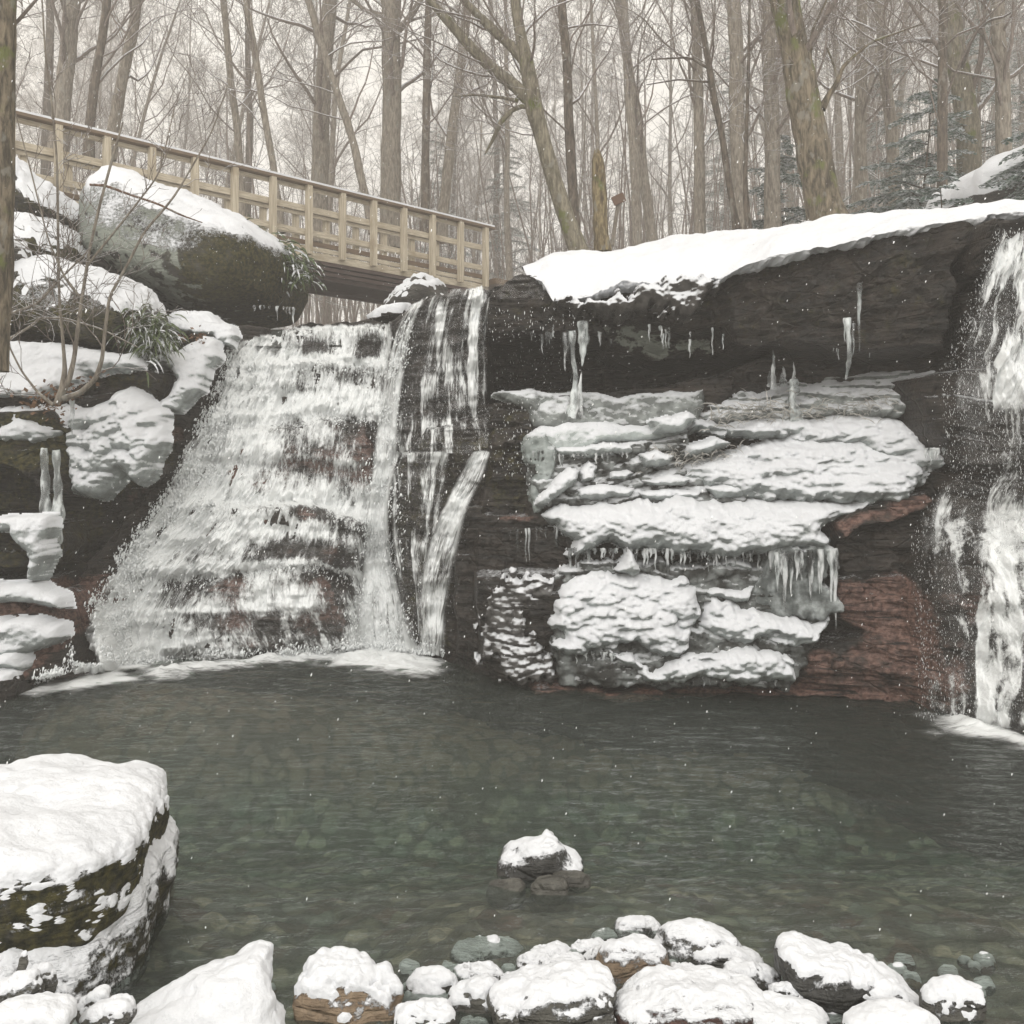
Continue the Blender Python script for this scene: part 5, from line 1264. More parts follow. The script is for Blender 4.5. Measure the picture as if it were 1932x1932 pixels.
# gravel bank the stones lie on
def gravel_stones():
    r = random.Random(9)
    for i in range(120):
        px = r.uniform(760, 1860) if i < 50 or i >= 80 else r.uniform(-40, 520)
        py = r.uniform(1862, 1945) if i < 80 else r.uniform(1815, 1880)
        Yd = EYE * F / (py - HZ) * 1.02
        s = r.uniform(12, 26)
        stone('small stone filling the gaps in the near shore pile', px - s, py - s * 0.7, px + s, py + s * 0.7, Yd, r.choice('gggdtr'), r.uniform(-20, 20), sub=3, slo=0.4, shi=0.58, snow=0.012)
gravel_stones()
# ------------------------------------------------------------------ wooden footbridge
def build_bridge():
    WOOD = M('bridge_wood')
    p = WOOD.pos((1, 1, 1), obj=True)
    n = WOOD.noise(WOOD.pos((3, 3, 26), obj=True), 2.2, 5, 0.6, 0.5)
    n2 = WOOD.noise(p, 1.7, 3)
    c = WOOD.mix(WOOD.ramp(n, 0.35, 0.68), (0.37, 0.315, 0.235), (0.56, 0.50, 0.39))
    c = WOOD.mix(WOOD.ramp(n2, 0.5, 0.72, 0, 0.7), c, (0.27, 0.21, 0.135))
    c = WOOD.mix(WOOD.ramp(WOOD.nz(), 0.75, 0.9, 0, 0.9), c, SNOW)
    WD = WOOD.done(WOOD.bsdf(c, 0.8, WOOD.bump(n, 0.08, 0.004)))
    PO = M('bridge_post_wood')
    n = PO.noise(PO.pos((30, 30, 1.6), obj=True), 1.3, 5, 0.6, 0.3)
    c = PO.mix(PO.ramp(n, 0.35, 0.68), (0.35, 0.295, 0.215), (0.54, 0.48, 0.37))
    c = PO.mix(PO.ramp(PO.noise(PO.pos(obj=True), 2.3, 3), 0.55, 0.7, 0, 0.6), c, (0.27, 0.21, 0.135))
    PW_ = PO.done(PO.bsdf(c, 0.8))
    DK = M('bridge_wet_wood')
    n = DK.noise(DK.pos((3, 3, 22), obj=True), 2.2, 5)
    WET = DK.done(DK.bsdf(DK.mix(n, (0.075, 0.05, 0.033), (0.20, 0.14, 0.085)), 0.7, DK.bump(n, 0.3, 0.01)))
    ST = M('bridge_beam')
    n = ST.noise(ST.pos(obj=True), 5, 5)
    STM = ST.done(ST.bsdf(ST.mix(n, (0.035, 0.022, 0.018), (0.075, 0.045, 0.036)), 0.6))
    A = P(60, 243, 13.1); B = P(922, 436, 18.55)
    A[2] = B[2] = 6.47
    root = empty('footbridge', (0, 0, 0))
    tag(root, 'wooden footbridge with railings and snow-dusted handrail crossing above the falls', 'footbridge')
    d = B - A; L = np.linalg.norm(d); u = d / L
    nrm = np.array([-u[1], u[0], 0])
    if nrm[1] < 0: nrm = -nrm                   # away from the viewer
    R = np.stack([u, nrm, [0, 0, 1]], 1)
    def at(s, w, z): return A + u * s + nrm * w + np.array([0, 0, z])
    def beam(name, s0, s1, w, z, dw, dz, mat, par=root):
        v, f = box(at((s0 + s1) / 2, w, z), (s1 - s0, dw, dz), R)
        return mesh_obj(name, v, f, mat, parent=par, smooth=False)
    s0 = -3.0
    rr = random.Random(3)
    posts = []
    for px in (18, 108, 199, 284, 365, 440, 512, 580, 643, 702, 759, 813, 866, 913):
        t = (px - CX) / F
        # ray/line intersection in plan
        s = (t * A[1] - A[0]) / (u[0] - t * u[1])
        posts.append(s)
    for side, w in (('near', 0.0), ('far', 1.35)):
        sg = -1 if side == 'near' else 1
        hr = beam('handrail', s0, L + 0.08, w, 0.0, 0.19, 0.04, WET)
        beam('snow_strip', s0, L + 0.07, w, 0.036, 0.18, 0.032, SNOWM, hr)
        rail_w = w + sg * 0.0
        for i, s in enumerate(posts):
            beam('post', s - 0.045, s + 0.045, w + sg * 0.045, -0.56, 0.088, 1.08, PW_)
        segs = [(posts[i] + 0.047, posts[i + 1] - 0.047) for i in range(len(posts) - 1)] + [(s0, posts[0] - 0.047)]
        for zc, dz, nm in ((-0.375, 0.095, 'rail'), (-0.745, 0.09, 'rail')):
            beam(nm, s0, posts[-1] - 0.047, w - sg * 0.025, zc, 0.038, dz, WD)
        beam('top_rail', s0, posts[-1] - 0.047, w - sg * 0.028, -0.055, 0.036, 0.06, WD)
        for k, (zc, dz) in enumerate(((-0.905, 0.075), (-0.99, 0.07), (-1.10, 0.12))):
            beam('side_board', s0, L + (0.0 if k else -0.05), w - sg * (0.028 + 0.004 * k), zc, 0.036, dz - 0.006, WD if k else WET)
        for k in range(3):
            beam('girder', s0, L + 0.35, w - sg * (0.06 + 0.03 * k), -1.2 - 0.07 * k, 0.16, 0.055, STM)
        beam('girder_web', s0, L + 0.30, w - sg * 0.14, -1.28, 0.05, 0.3, STM)
    # deck planks are one surface
    dk = [box(at(s, 0.675, -1.12), (0.135, 1.18, 0.04), R) for s in np.arange(s0 + 0.07, L, 0.145)]
    v, f = join(dk)
    mesh_obj('deck', v, f, WET, parent=root, smooth=False)
    beam('snow_strip', s0, L, 0.675, -1.085, 1.15, 0.02, SNOWM)
    v, f = box(at(L + 0.25, 0.6, -0.99), (0.5, 1.6, 0.10), R)
    mesh_obj('end_sill', v, f, WET, parent=root, smooth=False)
build_bridge()

# ------------------------------------------------------------------ ferns, dead leaves and icy stems
def blades(name, label, cat, pts, n, L, w, mat, seed, droop=1.0, spread=0.08, snowamt=0.3):
    """drooping blades rooted around the given points"""
    r = np.random.RandomState(seed)
    pts = np.array(pts)
    k = r.rand(n) * (len(pts) - 1)
    i = np.minimum(k.astype(int), len(pts) - 2); f = (k - i)[:, None]
    p0 = pts[i] * (1 - f) + pts[i + 1] * f + r.randn(n, 3) * spread
    K = 5
    a = r.rand(n) * 6.28
    d = np.stack([np.cos(a), np.sin(a) * 0.6 - 0.5, 0.5 + 0.5 * r.rand(n)], -1)
    d /= np.linalg.norm(d, axis=1, keepdims=True)
    ln = L * (0.4 + 0.8 * r.rand(n))[:, None]
    P_ = [p0]
    for j in range(K - 1):
        d = d + np.array([0, 0, -0.55 * droop]); d /= np.linalg.norm(d, axis=1, keepdims=True)
        P_.append(P_[-1] + d * ln / (K - 1))
    C = np.stack(P_, 1)
    s = np.cross(d, r.randn(n, 3)); s /= np.linalg.norm(s, axis=1, keepdims=True)
    wd = w * np.array([0.5, 1, 0.9, 0.6, 0.08])[None, :, None]
    A = C - s[:, None] * wd; B = C + s[:, None] * wd
    V = np.stack([A, B], 2).reshape(-1, 3)
    b = (np.arange(n) * K * 2)[:, None] + (np.arange(K - 1) * 2)[None]
    F_ = np.stack([b, b + 1, b + 3, b + 2], -1).reshape(-1, 4)
    o = mesh_obj(name, V, F_, mat, attrs={'snow': np.repeat(snowamt * r.rand(n) * 1.6, K * 2)})
    tag(o, label, cat, kind='stuff')
FERN = M('fern'); _n = FERN.noise(FERN.pos(), 14, 3)
_c = FERN.mix(_n, (0.025, 0.045, 0.012), (0.10, 0.13, 0.045))
_c = FERN.mix(FERN.ramp(FERN.math('ADD', FERN.attr('snow'), FERN.math('MULTIPLY', FERN.math('SUBTRACT', _n, 0.5), 0.8)), 0.3, 0.45), _c, SNOW)
FERNM = FERN.done(FERN.bsdf(_c, 0.6))
LEAF = M('dead_leaf'); _n = LEAF.noise(LEAF.pos(), 20, 3)
LEAFM = LEAF.done(LEAF.bsdf(LEAF.mix(_n, (0.07, 0.035, 0.018), (0.22, 0.12, 0.06)), 0.7))
GR = M('icy_stem'); _n = GR.noise(GR.pos(), 20, 3)
GRM = GR.done(GR.bsdf(GR.mix(_n, (0.16, 0.13, 0.09), (0.6, 0.6, 0.58)), 0.3))
blades('fern_fringe', 'snow-dusted evergreen ferns hanging over the right shoulder of the huge boulder', 'ferns', [P(430, 455, 12.2), P(480, 470, 12.2), P(530, 490, 12.3), P(560, 520, 12.4)], 900, 0.30, 0.014, FERNM, 1, spread=0.11)
blades('fern_fringe', 'evergreen ferns drooping from the right end of the flat mossy boulder', 'ferns', [P(250, 610, 9.75), P(285, 620, 9.8), P(300, 640, 9.85), P(290, 665, 9.8)], 700, 0.26, 0.010, FERNM, 2, spread=0.07)
blades('icy_grass', 'ice-coated dead grass poking through the knobbly ice under the overhang', 'grass', [P(1330, 790, 8.7), P(1420, 775, 8.65), P(1500, 780, 8.6), P(1600, 775, 8.4), P(1680, 765, 8.2)], 420, 0.16, 0.005, GRM, 5, droop=0.7, spread=0.05, snowamt=0)
blades('icy_grass', 'dead grass tufts between the ice cushions left of the white fan', 'grass', [P(1230, 860, 8.62), P(1300, 868, 8.6), P(1380, 850, 8.6)], 160, 0.13, 0.005, GRM, 6, droop=0.8, spread=0.05, snowamt=0)
def leaves(label, poly, n, seed, up=0.0):
    r = np.random.RandomState(seed)
    pts = np.array([P(*q) for q in poly])
    k = r.rand(n, len(pts)) ** 3; k /= k.sum(1, keepdims=True)
    c = k @ pts + r.randn(n, 3) * 0.03
    a = r.rand(n) * 6.28
    u = np.stack([np.cos(a), np.sin(a) * 0.6, 0.4 * r.randn(n)], -1); v = np.stack([-np.sin(a), np.cos(a) * 0.6, 0.5 + 0.4 * r.randn(n)], -1)
    s = (0.012 + 0.018 * r.rand(n))[:, None]
    V = np.stack([c - u * s, c - v * s * 0.6, c + u * s, c + v * s * 0.6], 1).reshape(-1, 3)
    tag(mesh_obj('leaf_litter', V, np.arange(n * 4).reshape(n, 4), LEAFM, smooth=False), label, 'leaves', kind='stuff')
leaves('brown dead leaves showing through the snow around the foot of the shrub', [(20, 745, 8.75), (110, 735, 8.85), (210, 700, 9.1), (60, 775, 8.55), (120, 790, 8.8)], 260, 7)
leaves('dead leaves caught in the snow by the ice ledge at the head of the cascade', [(330, 640, 10.3), (370, 625, 10.4), (390, 645, 10.2)], 60, 8)
# ------------------------------------------------------------------ trees
BARK_A = mat_bark('bark_grey_brown', (0.12, 0.100, 0.080), (0.30, 0.265, 0.215))  # bark colour lightened to carry part of the haze fade on the trees
BARK_B = mat_bark('bark_dark', (0.050, 0.040, 0.031), (0.16, 0.128, 0.098))
BARK_M = mat_bark('bark_mossy', (0.045, 0.036, 0.024), (0.22, 0.18, 0.125), moss=0.45, scale=0.7)
BARK_L = mat_bark('bark_light', (0.09, 0.078, 0.055), (0.26, 0.23, 0.17), moss=0.35)
TWIG = mat_bark('twig_bark', (0.13, 0.105, 0.088), (0.26, 0.215, 0.185), snow=0.66)

def wander(r, p0, d, L, K, wig, up=0.0):
    pts = [np.array(p0, float)]
    d = np.array(d, float); d /= np.linalg.norm(d)
    for i in range(K - 1):
        d = d + r.randn(3) * wig + np.array([0, 0, up])
        d /= np.linalg.norm(d)
        pts.append(pts[-1] + d * L / (K - 1))
    return np.array(pts)
def side_dir(r, d, ang):
    a = np.cross(d, r.randn(3)); a /= np.linalg.norm(a) + 1e-9
    return d * math.cos(ang) + a * math.sin(ang)
def grow(r, path, rad, t0, n1, len1, levels, counts, ratio=0.55, ang=(0.5, 1.0), wig=0.16, up=0.04, flat=None, kr=0.45):
    """branches of all orders above a trunk polyline; returns {K: (paths, radii)} lists per level"""
    out = []
    parents = [(path, rad)]
    t_lo = t0; length = len1
    for lv in range(levels):
        cur = []
        K = (8, 6, 5, 4)[min(lv, 3)]
        for (pp, pr) in parents:
            n = n1 if lv == 0 else counts[lv - 1]
            Lp = np.linalg.norm(np.diff(pp, axis=0), axis=1).sum()
            for j in range(n):
                t = t_lo + (1 - t_lo) * (j + r.rand()) / n
                q = t * (len(pp) - 1); i = min(int(q), len(pp) - 2); fr = q - i
                p0 = pp[i] * (1 - fr) + pp[i + 1] * fr
                r0 = (pr[i] * (1 - fr) + pr[i + 1] * fr)
                d = pp[i + 1] - pp[i]; d = d / np.linalg.norm(d)
                nd = side_dir(r, d, r.uniform(*ang))
                if nd[2] < -0.3 and lv < 2: nd[2] *= -0.3
                L = (length if lv == 0 else Lp * ratio) * r.uniform(0.6, 1.15) * (1.15 - 0.55 * t if lv == 0 else 1.05 - 0.4 * t)
                path2 = wander(r, p0, nd, L, K, wig, up)
                rb = min(r0 * kr * r.uniform(0.75, 1.15), 0.6 * r0 + 0.002)
                rb = max(rb, 0.003)
                cur.append((path2, np.linspace(rb, max(rb * 0.28, 0.0018), K)))
        out.append((K, cur))
        parents = cur
        t_lo = 0.15
    return out
def crown_mesh(levels_out, rmin=0.0):
    parts = []
    for i, (K, cur) in enumerate(levels_out):
        if not cur: continue
        pa = np.array([c[0] for c in cur]); ra = np.maximum(np.array([c[1] for c in cur]), rmin)
        parts.append(tubes(pa, ra, (7, 5, 3, 3)[min(i, 3)]))
    return join(parts)

def make_tree(seed, H=17.0, r0=0.17, lean=(0, 0), first=0.35, n1=16, len1=4.2, counts=(7, 7, 5), levels=4, bark=None, rmin=0.004, wig=0.03, up=0.05, ang=(0.5, 1.0)):
    r = np.random.RandomState(seed)
    K = 14
    path = wander(r, (0, 0, -0.4), (lean[0], lean[1], 1), H, K, wig)
    rad = r0 * (1 - np.linspace(0, 1, K) ** 0.9 * 0.86); rad[0] *= 1.35; rad[1] *= 1.04
    root = empty('bare_tree')
    v, f = tubes(path[None], rad[None], 12)
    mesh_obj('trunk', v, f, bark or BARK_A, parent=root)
    v, f = crown_mesh(grow(r, path, rad, first, n1, len1, levels, counts, up=up, ang=ang), rmin)
    mesh_obj('crown', v, f, TWIG, parent=root)
    return root
def copy_tree(o):
    c = o.copy(); COL.objects.link(c)
    for ch in list(o.children):
        k = ch.copy(); COL.objects.link(k); k.parent = c
    return c

# prototypes and their places: (pixel column, metres away) ; all stand on the ground sheet
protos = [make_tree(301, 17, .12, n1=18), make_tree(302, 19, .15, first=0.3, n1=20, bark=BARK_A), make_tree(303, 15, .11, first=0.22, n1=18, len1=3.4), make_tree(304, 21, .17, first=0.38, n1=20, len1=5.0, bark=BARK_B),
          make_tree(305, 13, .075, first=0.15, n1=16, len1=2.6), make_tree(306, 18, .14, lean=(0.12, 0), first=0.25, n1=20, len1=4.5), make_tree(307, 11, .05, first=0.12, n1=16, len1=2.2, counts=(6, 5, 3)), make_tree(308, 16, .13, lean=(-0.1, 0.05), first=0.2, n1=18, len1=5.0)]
rt = random.Random(77)
spots = []
for i in range(120):
    for _ in range(60):
        px = rt.uniform(-260, 2200); Yd = 25 + 66 * rt.random() ** 1.05
        x = (px - CX) / F * Yd
        if all((x - a) ** 2 + (Yd - b) ** 2 > (1.25 + Yd * 0.012) ** 2 for a, b, _, _ in spots): break
    if Yd < 23 and -9 < x < 0.6: Yd += 8; x = (px - CX) / F * Yd
    spots.append((x, Yd, px, i))
spots.sort(key=lambda s: s[1])
used = set()
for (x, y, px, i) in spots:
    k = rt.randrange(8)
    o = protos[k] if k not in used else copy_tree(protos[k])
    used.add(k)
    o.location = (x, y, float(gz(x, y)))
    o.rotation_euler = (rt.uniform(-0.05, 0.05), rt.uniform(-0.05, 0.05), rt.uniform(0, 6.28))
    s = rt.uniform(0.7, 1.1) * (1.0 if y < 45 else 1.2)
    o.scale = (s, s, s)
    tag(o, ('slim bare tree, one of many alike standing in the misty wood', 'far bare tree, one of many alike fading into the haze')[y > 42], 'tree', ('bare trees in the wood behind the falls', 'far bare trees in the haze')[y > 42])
for k, p in enumerate(protos):
    if k not in used: p.location = (60, 90, 0)

# ---- the trees one can tell apart
def hero(name, label, limbs, Y, bark, twigs=14, tl=2.2, t0=0.35, counts=(5, 4), levels=3, seed=1, sides=14, twr=0.0025, gnarl=0.0, cat='tree', upp=0.04, kr=0.3):
    """limbs: list of polylines (px, py, width px[, dY]); the first is the trunk"""
    r = np.random.RandomState(seed)
    root = empty(name)
    tag(root, label, cat)
    crown = []
    for li, L in enumerate(limbs):
        a = np.array([list(q) + [0] * (4 - len(q)) for q in L], float)
        K = max(10, 5 * len(a))
        s = np.linspace(0, len(a) - 1, K)
        q = np.stack([np.interp(s, np.arange(len(a)), a[:, j]) for j in range(4)], -1)
        for j in range(4):                                   # soften corners
            q[1:-1, j] = (q[:-2, j] + 2 * q[1:-1, j] + q[2:, j]) / 4
        pts = np.array([P(b[0], b[1], Y + b[3]) for b in q])
        rad = q[:, 2] / F * Y / 2
        pts[:, 0] += fbm(pts[:, 2] * 0.8, np.full(K, li * 3.0), np.zeros(K), 2, seed) * rad * 0.25
        v, f = tubes(pts[None], rad[None], sides)
        nn = fbm(v[:, 0] * 9, v[:, 1] * 9, v[:, 2] * 3, 4, seed + 3) * rad.mean() * (0.10 + gnarl)
        v[:, 0] += nn; v[:, 1] += nn
        if li == 0: tr = mesh_obj('trunk', v, f, bark, parent=root)
        else: mesh_obj('limb', v, f, bark, parent=root)
        if twigs:
            g = grow(r, pts, rad, t0 if li == 0 else 0.12, twigs if li == 0 else max(6, twigs // 2), tl, levels, counts, kr=kr, up=upp)
            crown += g
    if crown:
        parts = []
        for i, (K, cur) in enumerate(crown):
            pa = np.array([c[0] for c in cur]); ra = np.maximum(np.array([c[1] for c in cur]), twr)
            parts.append(tubes(pa, ra, 4))
        v, f = join(parts)
        mesh_obj('twigs', v, f, TWIG, parent=root)
    return root
hero('bare_tree', 'tall straight grey trunk rising just behind the middle of the bridge', [[(742, 470, 46), (740, 380, 38), (742, 200, 36), (738, 90, 36), (736, -120, 33), (735, -700, 20)], [(742, 60, 20), (728, 10, 16), (700, -100, 12)], [(744, 62, 18), (770, 40, 13), (800, -10, 10), (830, -100, 8)], [(725, 30, 12), (690, 20, 8), (640, -20, 6)]], 21.0, BARK_A, twigs=10, tl=3.0, seed=401)
hero('bare_tree', 'leaning forked tree in the middle, its pale trunk slanting up left from the ledge', [
    [(1098, 485, 40), (1078, 425, 32), (1050, 340, 31), (1028, 260, 30), (1012, 205, 34), (1000, 140, 28), (988, 90, 24), (978, 40, 20), (970, -20, 18), (960, -160, 12), (950, -400, 6)],
    [(1006, 200, 24), (975, 165, 24), (930, 130, 22), (890, 90, 20), (855, 50, 18), (820, 10, 15), (770, -60, 11), (700, -160, 6)],
    [(994, 118, 20), (965, 85, 19), (930, 55, 18), (900, 25, 15), (870, -5, 12), (800, -90, 7)],
    [(1010, 205, 14), (985, 200, 9), (965, 208, 9), (945, 230, 10), (930, 262, 7), (915, 290, 3)],
    [(978, 190, 9), (955, 185, 7), (900, 178, 5), (855, 182, 3)],
    [(1028, 262, 12), (1012, 248, 8), (1004, 240, 3)]], 11.8, BARK_L, twigs=9, tl=1.8, seed=402, t0=0.45)
hero('bare_tree', 'slim dark straight tree just right of the leaning forked tree', [[(1086, 470, 24), (1084, 400, 19), (1078, 300, 19), (1072, 200, 18), (1068, 100, 17), (1060, 0, 16), (1056, -300, 11)]], 14.5, BARK_B, twigs=9, tl=2.0, seed=403, t0=0.4)
hero('tree_snag', 'broken dead trunk with peeling yellowish bark and a jagged top', [[(1140, 475, 32), (1136, 430, 27), (1134, 380, 26), (1132, 330, 25), (1131, 300, 22), (1128, 283, 9)]], 12.6, mat_bark('bark_snag', (0.06, 0.04, 0.022), (0.30, 0.24, 0.13), moss=0.2), twigs=0, seed=404, gnarl=0.08, cat='dead tree')
hero('bare_tree', 'thick mossy old trunk leaning left above the right half of the ledge', [
    [(1563, 430, 84), (1550, 390, 70), (1538, 330, 64), (1526, 260, 60), (1514, 200, 58), (1500, 120, 55), (1488, 60, 52), (1476, 0, 50), (1462, -90, 44), (1430, -300, 30)],
    [(1548, 205, 18), (1562, 180, 11), (1577, 160, 9), (1590, 125, 7), (1640, 80, 5), (1740, 45, 3)],
    [(1545, 205, 12), (1535, 170, 9), (1528, 120, 8), (1532, 60, 5), (1560, 0, 4)],
    [(1562, 180, 8), (1580, 150, 5), (1572, 120, 4), (1560, 90, 3)]], 11.2, BARK_M, twigs=8, tl=1.7, seed=405, t0=0.5, sides=22, gnarl=0.06)
hero('bare_tree', 'dark slender tree leaning right, crossing left of the thick mossy trunk', [[(1392, 432, 18), (1385, 400, 12), (1372, 330, 12), (1360, 250, 12), (1345, 180, 13), (1336, 120, 12), (1325, 60, 11), (1312, -10, 10), (1290, -160, 7)], [(1338, 130, 6), (1300, 108, 4), (1230, 112, 3)], [(1342, 155, 5), (1280, 150, 3), (1220, 160, 2)]], 13.2, BARK_B, twigs=12, tl=1.5, seed=406, t0=0.3)
hero('bare_tree', 'straight thin dark pole of a tree between two broad grey trunks, right of centre', [[(1412, 435, 16), (1405, 350, 9), (1408, 240, 7), (1412, 120, 6), (1414, 0, 5), (1415, -100, 4)]], 12.5, BARK_B, twigs=12, tl=1.2, seed=407, t0=0.2)
for i, (lb, x, yb, w, Yd, dx, bk) in enumerate([('broad grey trunk left of the straight thin pole', 1397, 436, 32, 16, -14, BARK_A), ('broad grey trunk midway between the thin pole and the thick mossy trunk', 1456, 430, 31, 16.5, -4, BARK_A), ('medium trunk standing left of the slender leaning tree', 1325, 440, 22, 17, -14, BARK_A),
        ('brown trunk behind the young hemlock, near the right edge', 1776, 395, 20, 14, 4, BARK_B), ('wide pale forked trunk near the right edge', 1838, 380, 46, 15.5, -52, BARK_L), ('dark straight trunk at the far right edge', 1894, 360, 30, 15, -10, BARK_A), ('medium trunk right of the thick mossy trunk', 1692, 400, 24, 17, -34, BARK_A), ('grey trunk between the mossy trunk and the hemlock', 1620, 410, 24, 18, 6, BARK_A),
        ('dark trunk just right of the tall straight grey trunk', 800, 400, 16, 20, 10, BARK_B), ('trunk leaning right behind the bridge, fourth right of the tall one', 833, 410, 20, 21, 52, BARK_A), ('multi-stemmed pale trunk behind the bridge', 598, 420, 34, 22, 24, BARK_A), ('curved dark tree behind the bridge, just left of the tall straight trunk', 706, 400, 16, 20, -130, BARK_A), ('slanting dark trunk behind the left part of the bridge', 205, 260, 22, 19, 60, BARK_A), ('broad hazy trunk above the left end of the bridge', 108, 260, 34, 21, 34, BARK_A), ('slanting trunk between the two leaning trunks at upper left', 165, 260, 18, 18, 38, BARK_B),
        ('slim trunk left of the medium one, behind the ledge snow', 1205, 455, 18, 21, -30, BARK_A), ('leaning slim trunk behind the dead snag', 1235, 450, 20, 22, -70, BARK_A), ('young curved trunk behind the middle of the bridge', 530, 400, 14, 19, -70, BARK_A), ('thin trunk behind the bridge, above the big lichen boulder', 460, 380, 14, 20, -40, BARK_A)]):
    hero('bare_tree', lb, [[(x, yb + 40, w * 1.3), (x + dx * 0.1, yb - 20, w), (x + dx * 0.35, yb * 0.62, w * 0.93), (x + dx * 0.7, yb * 0.28, w * 0.86), (x + dx, -20, w * 0.8), (x + dx * 1.3, -260, w * 0.6), (x + dx * 1.5, -520, w * 0.3)]], Yd, bk, twigs=13, tl=3.0, seed=420 + i, t0=0.3)
hero('bare_tree', 'dark trunk cut off by the left edge of the frame', [[(-12, 700, 50), (-8, 500, 46), (0, 300, 42), (4, 100, 40), (6, -60, 38), (8, -300, 30)]], 7.6, BARK_M, twigs=5, tl=1.2, seed=450, sides=20, t0=0.2)

# ---- bare shrub on the left bank, stems rooted together
hero('bare_shrub', 'bare many-stemmed shrub growing from the left bank over the snowy boulders', [
    [(108, 762, 13), (118, 735, 12), (124, 700, 10), (122, 670, 7), (112, 560, 5), (110, 430, 5), (108, 300, 4.5), (98, 200, 4), (85, 100, 3.5), (78, -20, 3)],
    [(112, 755, 13), (132, 715, 11), (140, 680, 9), (148, 620, 8), (155, 560, 7), (170, 470, 6), (190, 380, 5.5), (215, 290, 5), (232, 230, 3)],
    [(118, 752, 12), (150, 742, 11), (180, 715, 10), (192, 680, 8), (198, 620, 7), (206, 560, 6), (240, 500, 5), (270, 440, 5), (330, 370, 4), (400, 250, 3), (430, 160, 2)],
    [(100, 765, 8), (70, 740, 5), (40, 700, 4), (10, 640, 3)],
    [(150, 560, 5), (120, 520, 4), (90, 450, 3), (60, 330, 3), (20, 180, 2)],
    [(165, 500, 5), (230, 420, 4), (300, 330, 3), (330, 200, 2)],
    [(0, 598, 7), (50, 582, 6), (75, 570, 5), (110, 530, 4), (170, 470, 3)],
    [(0, 650, 6), (60, 615, 5), (75, 600, 5), (120, 600, 4), (190, 620, 3), (260, 655, 2)]], 8.6, BARK_A, twigs=9, tl=0.9, seed=460, sides=8, t0=0.3, twr=0.0016, counts=(4, 3), levels=3, cat='shrub')
hero('fallen_branch', 'rusty brown dead branch lying across the huge lichen boulder', [[(170, 348, 5), (200, 350, 6), (240, 365, 5), (300, 385, 5), (340, 405, 4), (382, 420, 2)]], 11.1, mat_bark('bark_rusty', (0.07, 0.035, 0.02), (0.17, 0.09, 0.05)), twigs=3, tl=0.4, seed=461, sides=6, levels=1, cat='branch')

# ---- hemlocks: drooping boughs built of needle sprays, snow lying on them
def mat_needles():
    m = M('needles')
    n = m.noise(m.pos(), 6, 3)
    c = m.mix(n, (0.11, 0.15, 0.125), (0.20, 0.26, 0.22))
    s = m.math('ADD', m.attr('snow'), m.math('MULTIPLY', m.math('SUBTRACT', m.noise(m.pos(), 22, 3), 0.5), 1.1))
    c = m.mix(m.ramp(s, 0.45, 0.62), c, SNOW)
    return m.done(m.bsdf(c, 0.8))
NEED = mat_needles()
def hemlock(name, label, H, R0, seed, loc, group=None, bare=0.12, nb=46, dens=1.0):
    r = np.random.RandomState(seed)
    root = empty(name, loc)
    tag(root, label, 'conifer', group)
    K = 10
    path = wander(r, (0, 0, -0.3), (0, 0, 1), H, K, 0.02)
    rad = np.linspace(H * 0.011, 0.004, K)
    v, f = tubes(path[None], rad[None], 8)
    mesh_obj('trunk', v, f, BARK_B, parent=root)
    bp, br, Q, S = [], [], [], []
    for i in range(nb):
        t = bare + (1 - bare) * (i + r.rand()) / nb
        q = t * (K - 1); k = min(int(q), K - 2); p0 = path[k] * (1 - q + k) + path[k + 1] * (q - k)
        L = R0 * (1 - t) ** 0.7 * r.uniform(0.65, 1.15) + 0.1
        a = r.uniform(0, 6.283)
        d = np.array([math.cos(a), math.sin(a), r.uniform(0.0, 0.35)])
        kk = 7
        pts = [p0]
        for j in range(kk - 1):
            d = d + np.array([0, 0, -0.09]) + r.randn(3) * 0.04; d /= np.linalg.norm(d)
            pts.append(pts[-1] + d * L / (kk - 1))
        pts = np.array(pts); bp.append(pts); br.append(np.linspace(0.012 * L + .003, 0.002, kk))
        side = np.cross(d, [0, 0, 1.0]); side /= np.linalg.norm(side) + 1e-9
        ns = int(16 * L * dens) + 5
        for s in range(ns):
            u = 0.12 + 0.88 * s / ns
            q = u * (kk - 1); k = min(int(q), kk - 2); b = pts[k] * (1 - q + k) + pts[k + 1] * (q - k)
            fw = pts[k + 1] - pts[k]; fw /= np.linalg.norm(fw)
            for sg in (-1, 1):
                l = (0.34 * L * (1.05 - u) + 0.07) * r.uniform(0.6, 1.2)
                dd = fw * 0.55 + side * sg * 0.85 + np.array([0, 0, -0.12 + r.uniform(-0.12, 0.1)])
                dd /= np.linalg.norm(dd)
                nn = max(2, int(l / 0.045))
                wv = np.cross(dd, [0, 0, 1.0]); wv /= np.linalg.norm(wv) + 1e-9
                for m in range(nn):
                    c = b + dd * l * (m + 0.5) / nn + np.array([0, 0, -0.03 * (m / nn) ** 2])
                    w = 0.030 * (1.1 - m / nn) + 0.006
                    e = dd * (l / nn) * 0.62
                    tw = r.uniform(-0.5, 0.5); up = np.array([0, 0, tw * w])
                    Q.append([c - e - wv * w * 0.5, c - wv * w + up, c + e, c + wv * w - up])
                    S.append(0.33 + 0.35 * r.rand())
    v, f = tubes(np.array(bp), np.array(br), 4)
    mesh_obj('branches', v, f, BARK_B, parent=root)
    Q = np.array(Q); n = len(Q)
    mesh_obj('foliage', Q.reshape(-1, 3), np.arange(n * 4).reshape(n, 4), NEED, parent=root, attrs={'snow': np.repeat(S, 4)}, smooth=False)
    return root
def ground_at(px, Yd, z=None):
    x = (px - CX) / F * Yd
    return (x, Yd, float(gz(x, Yd)) if z is None else z)
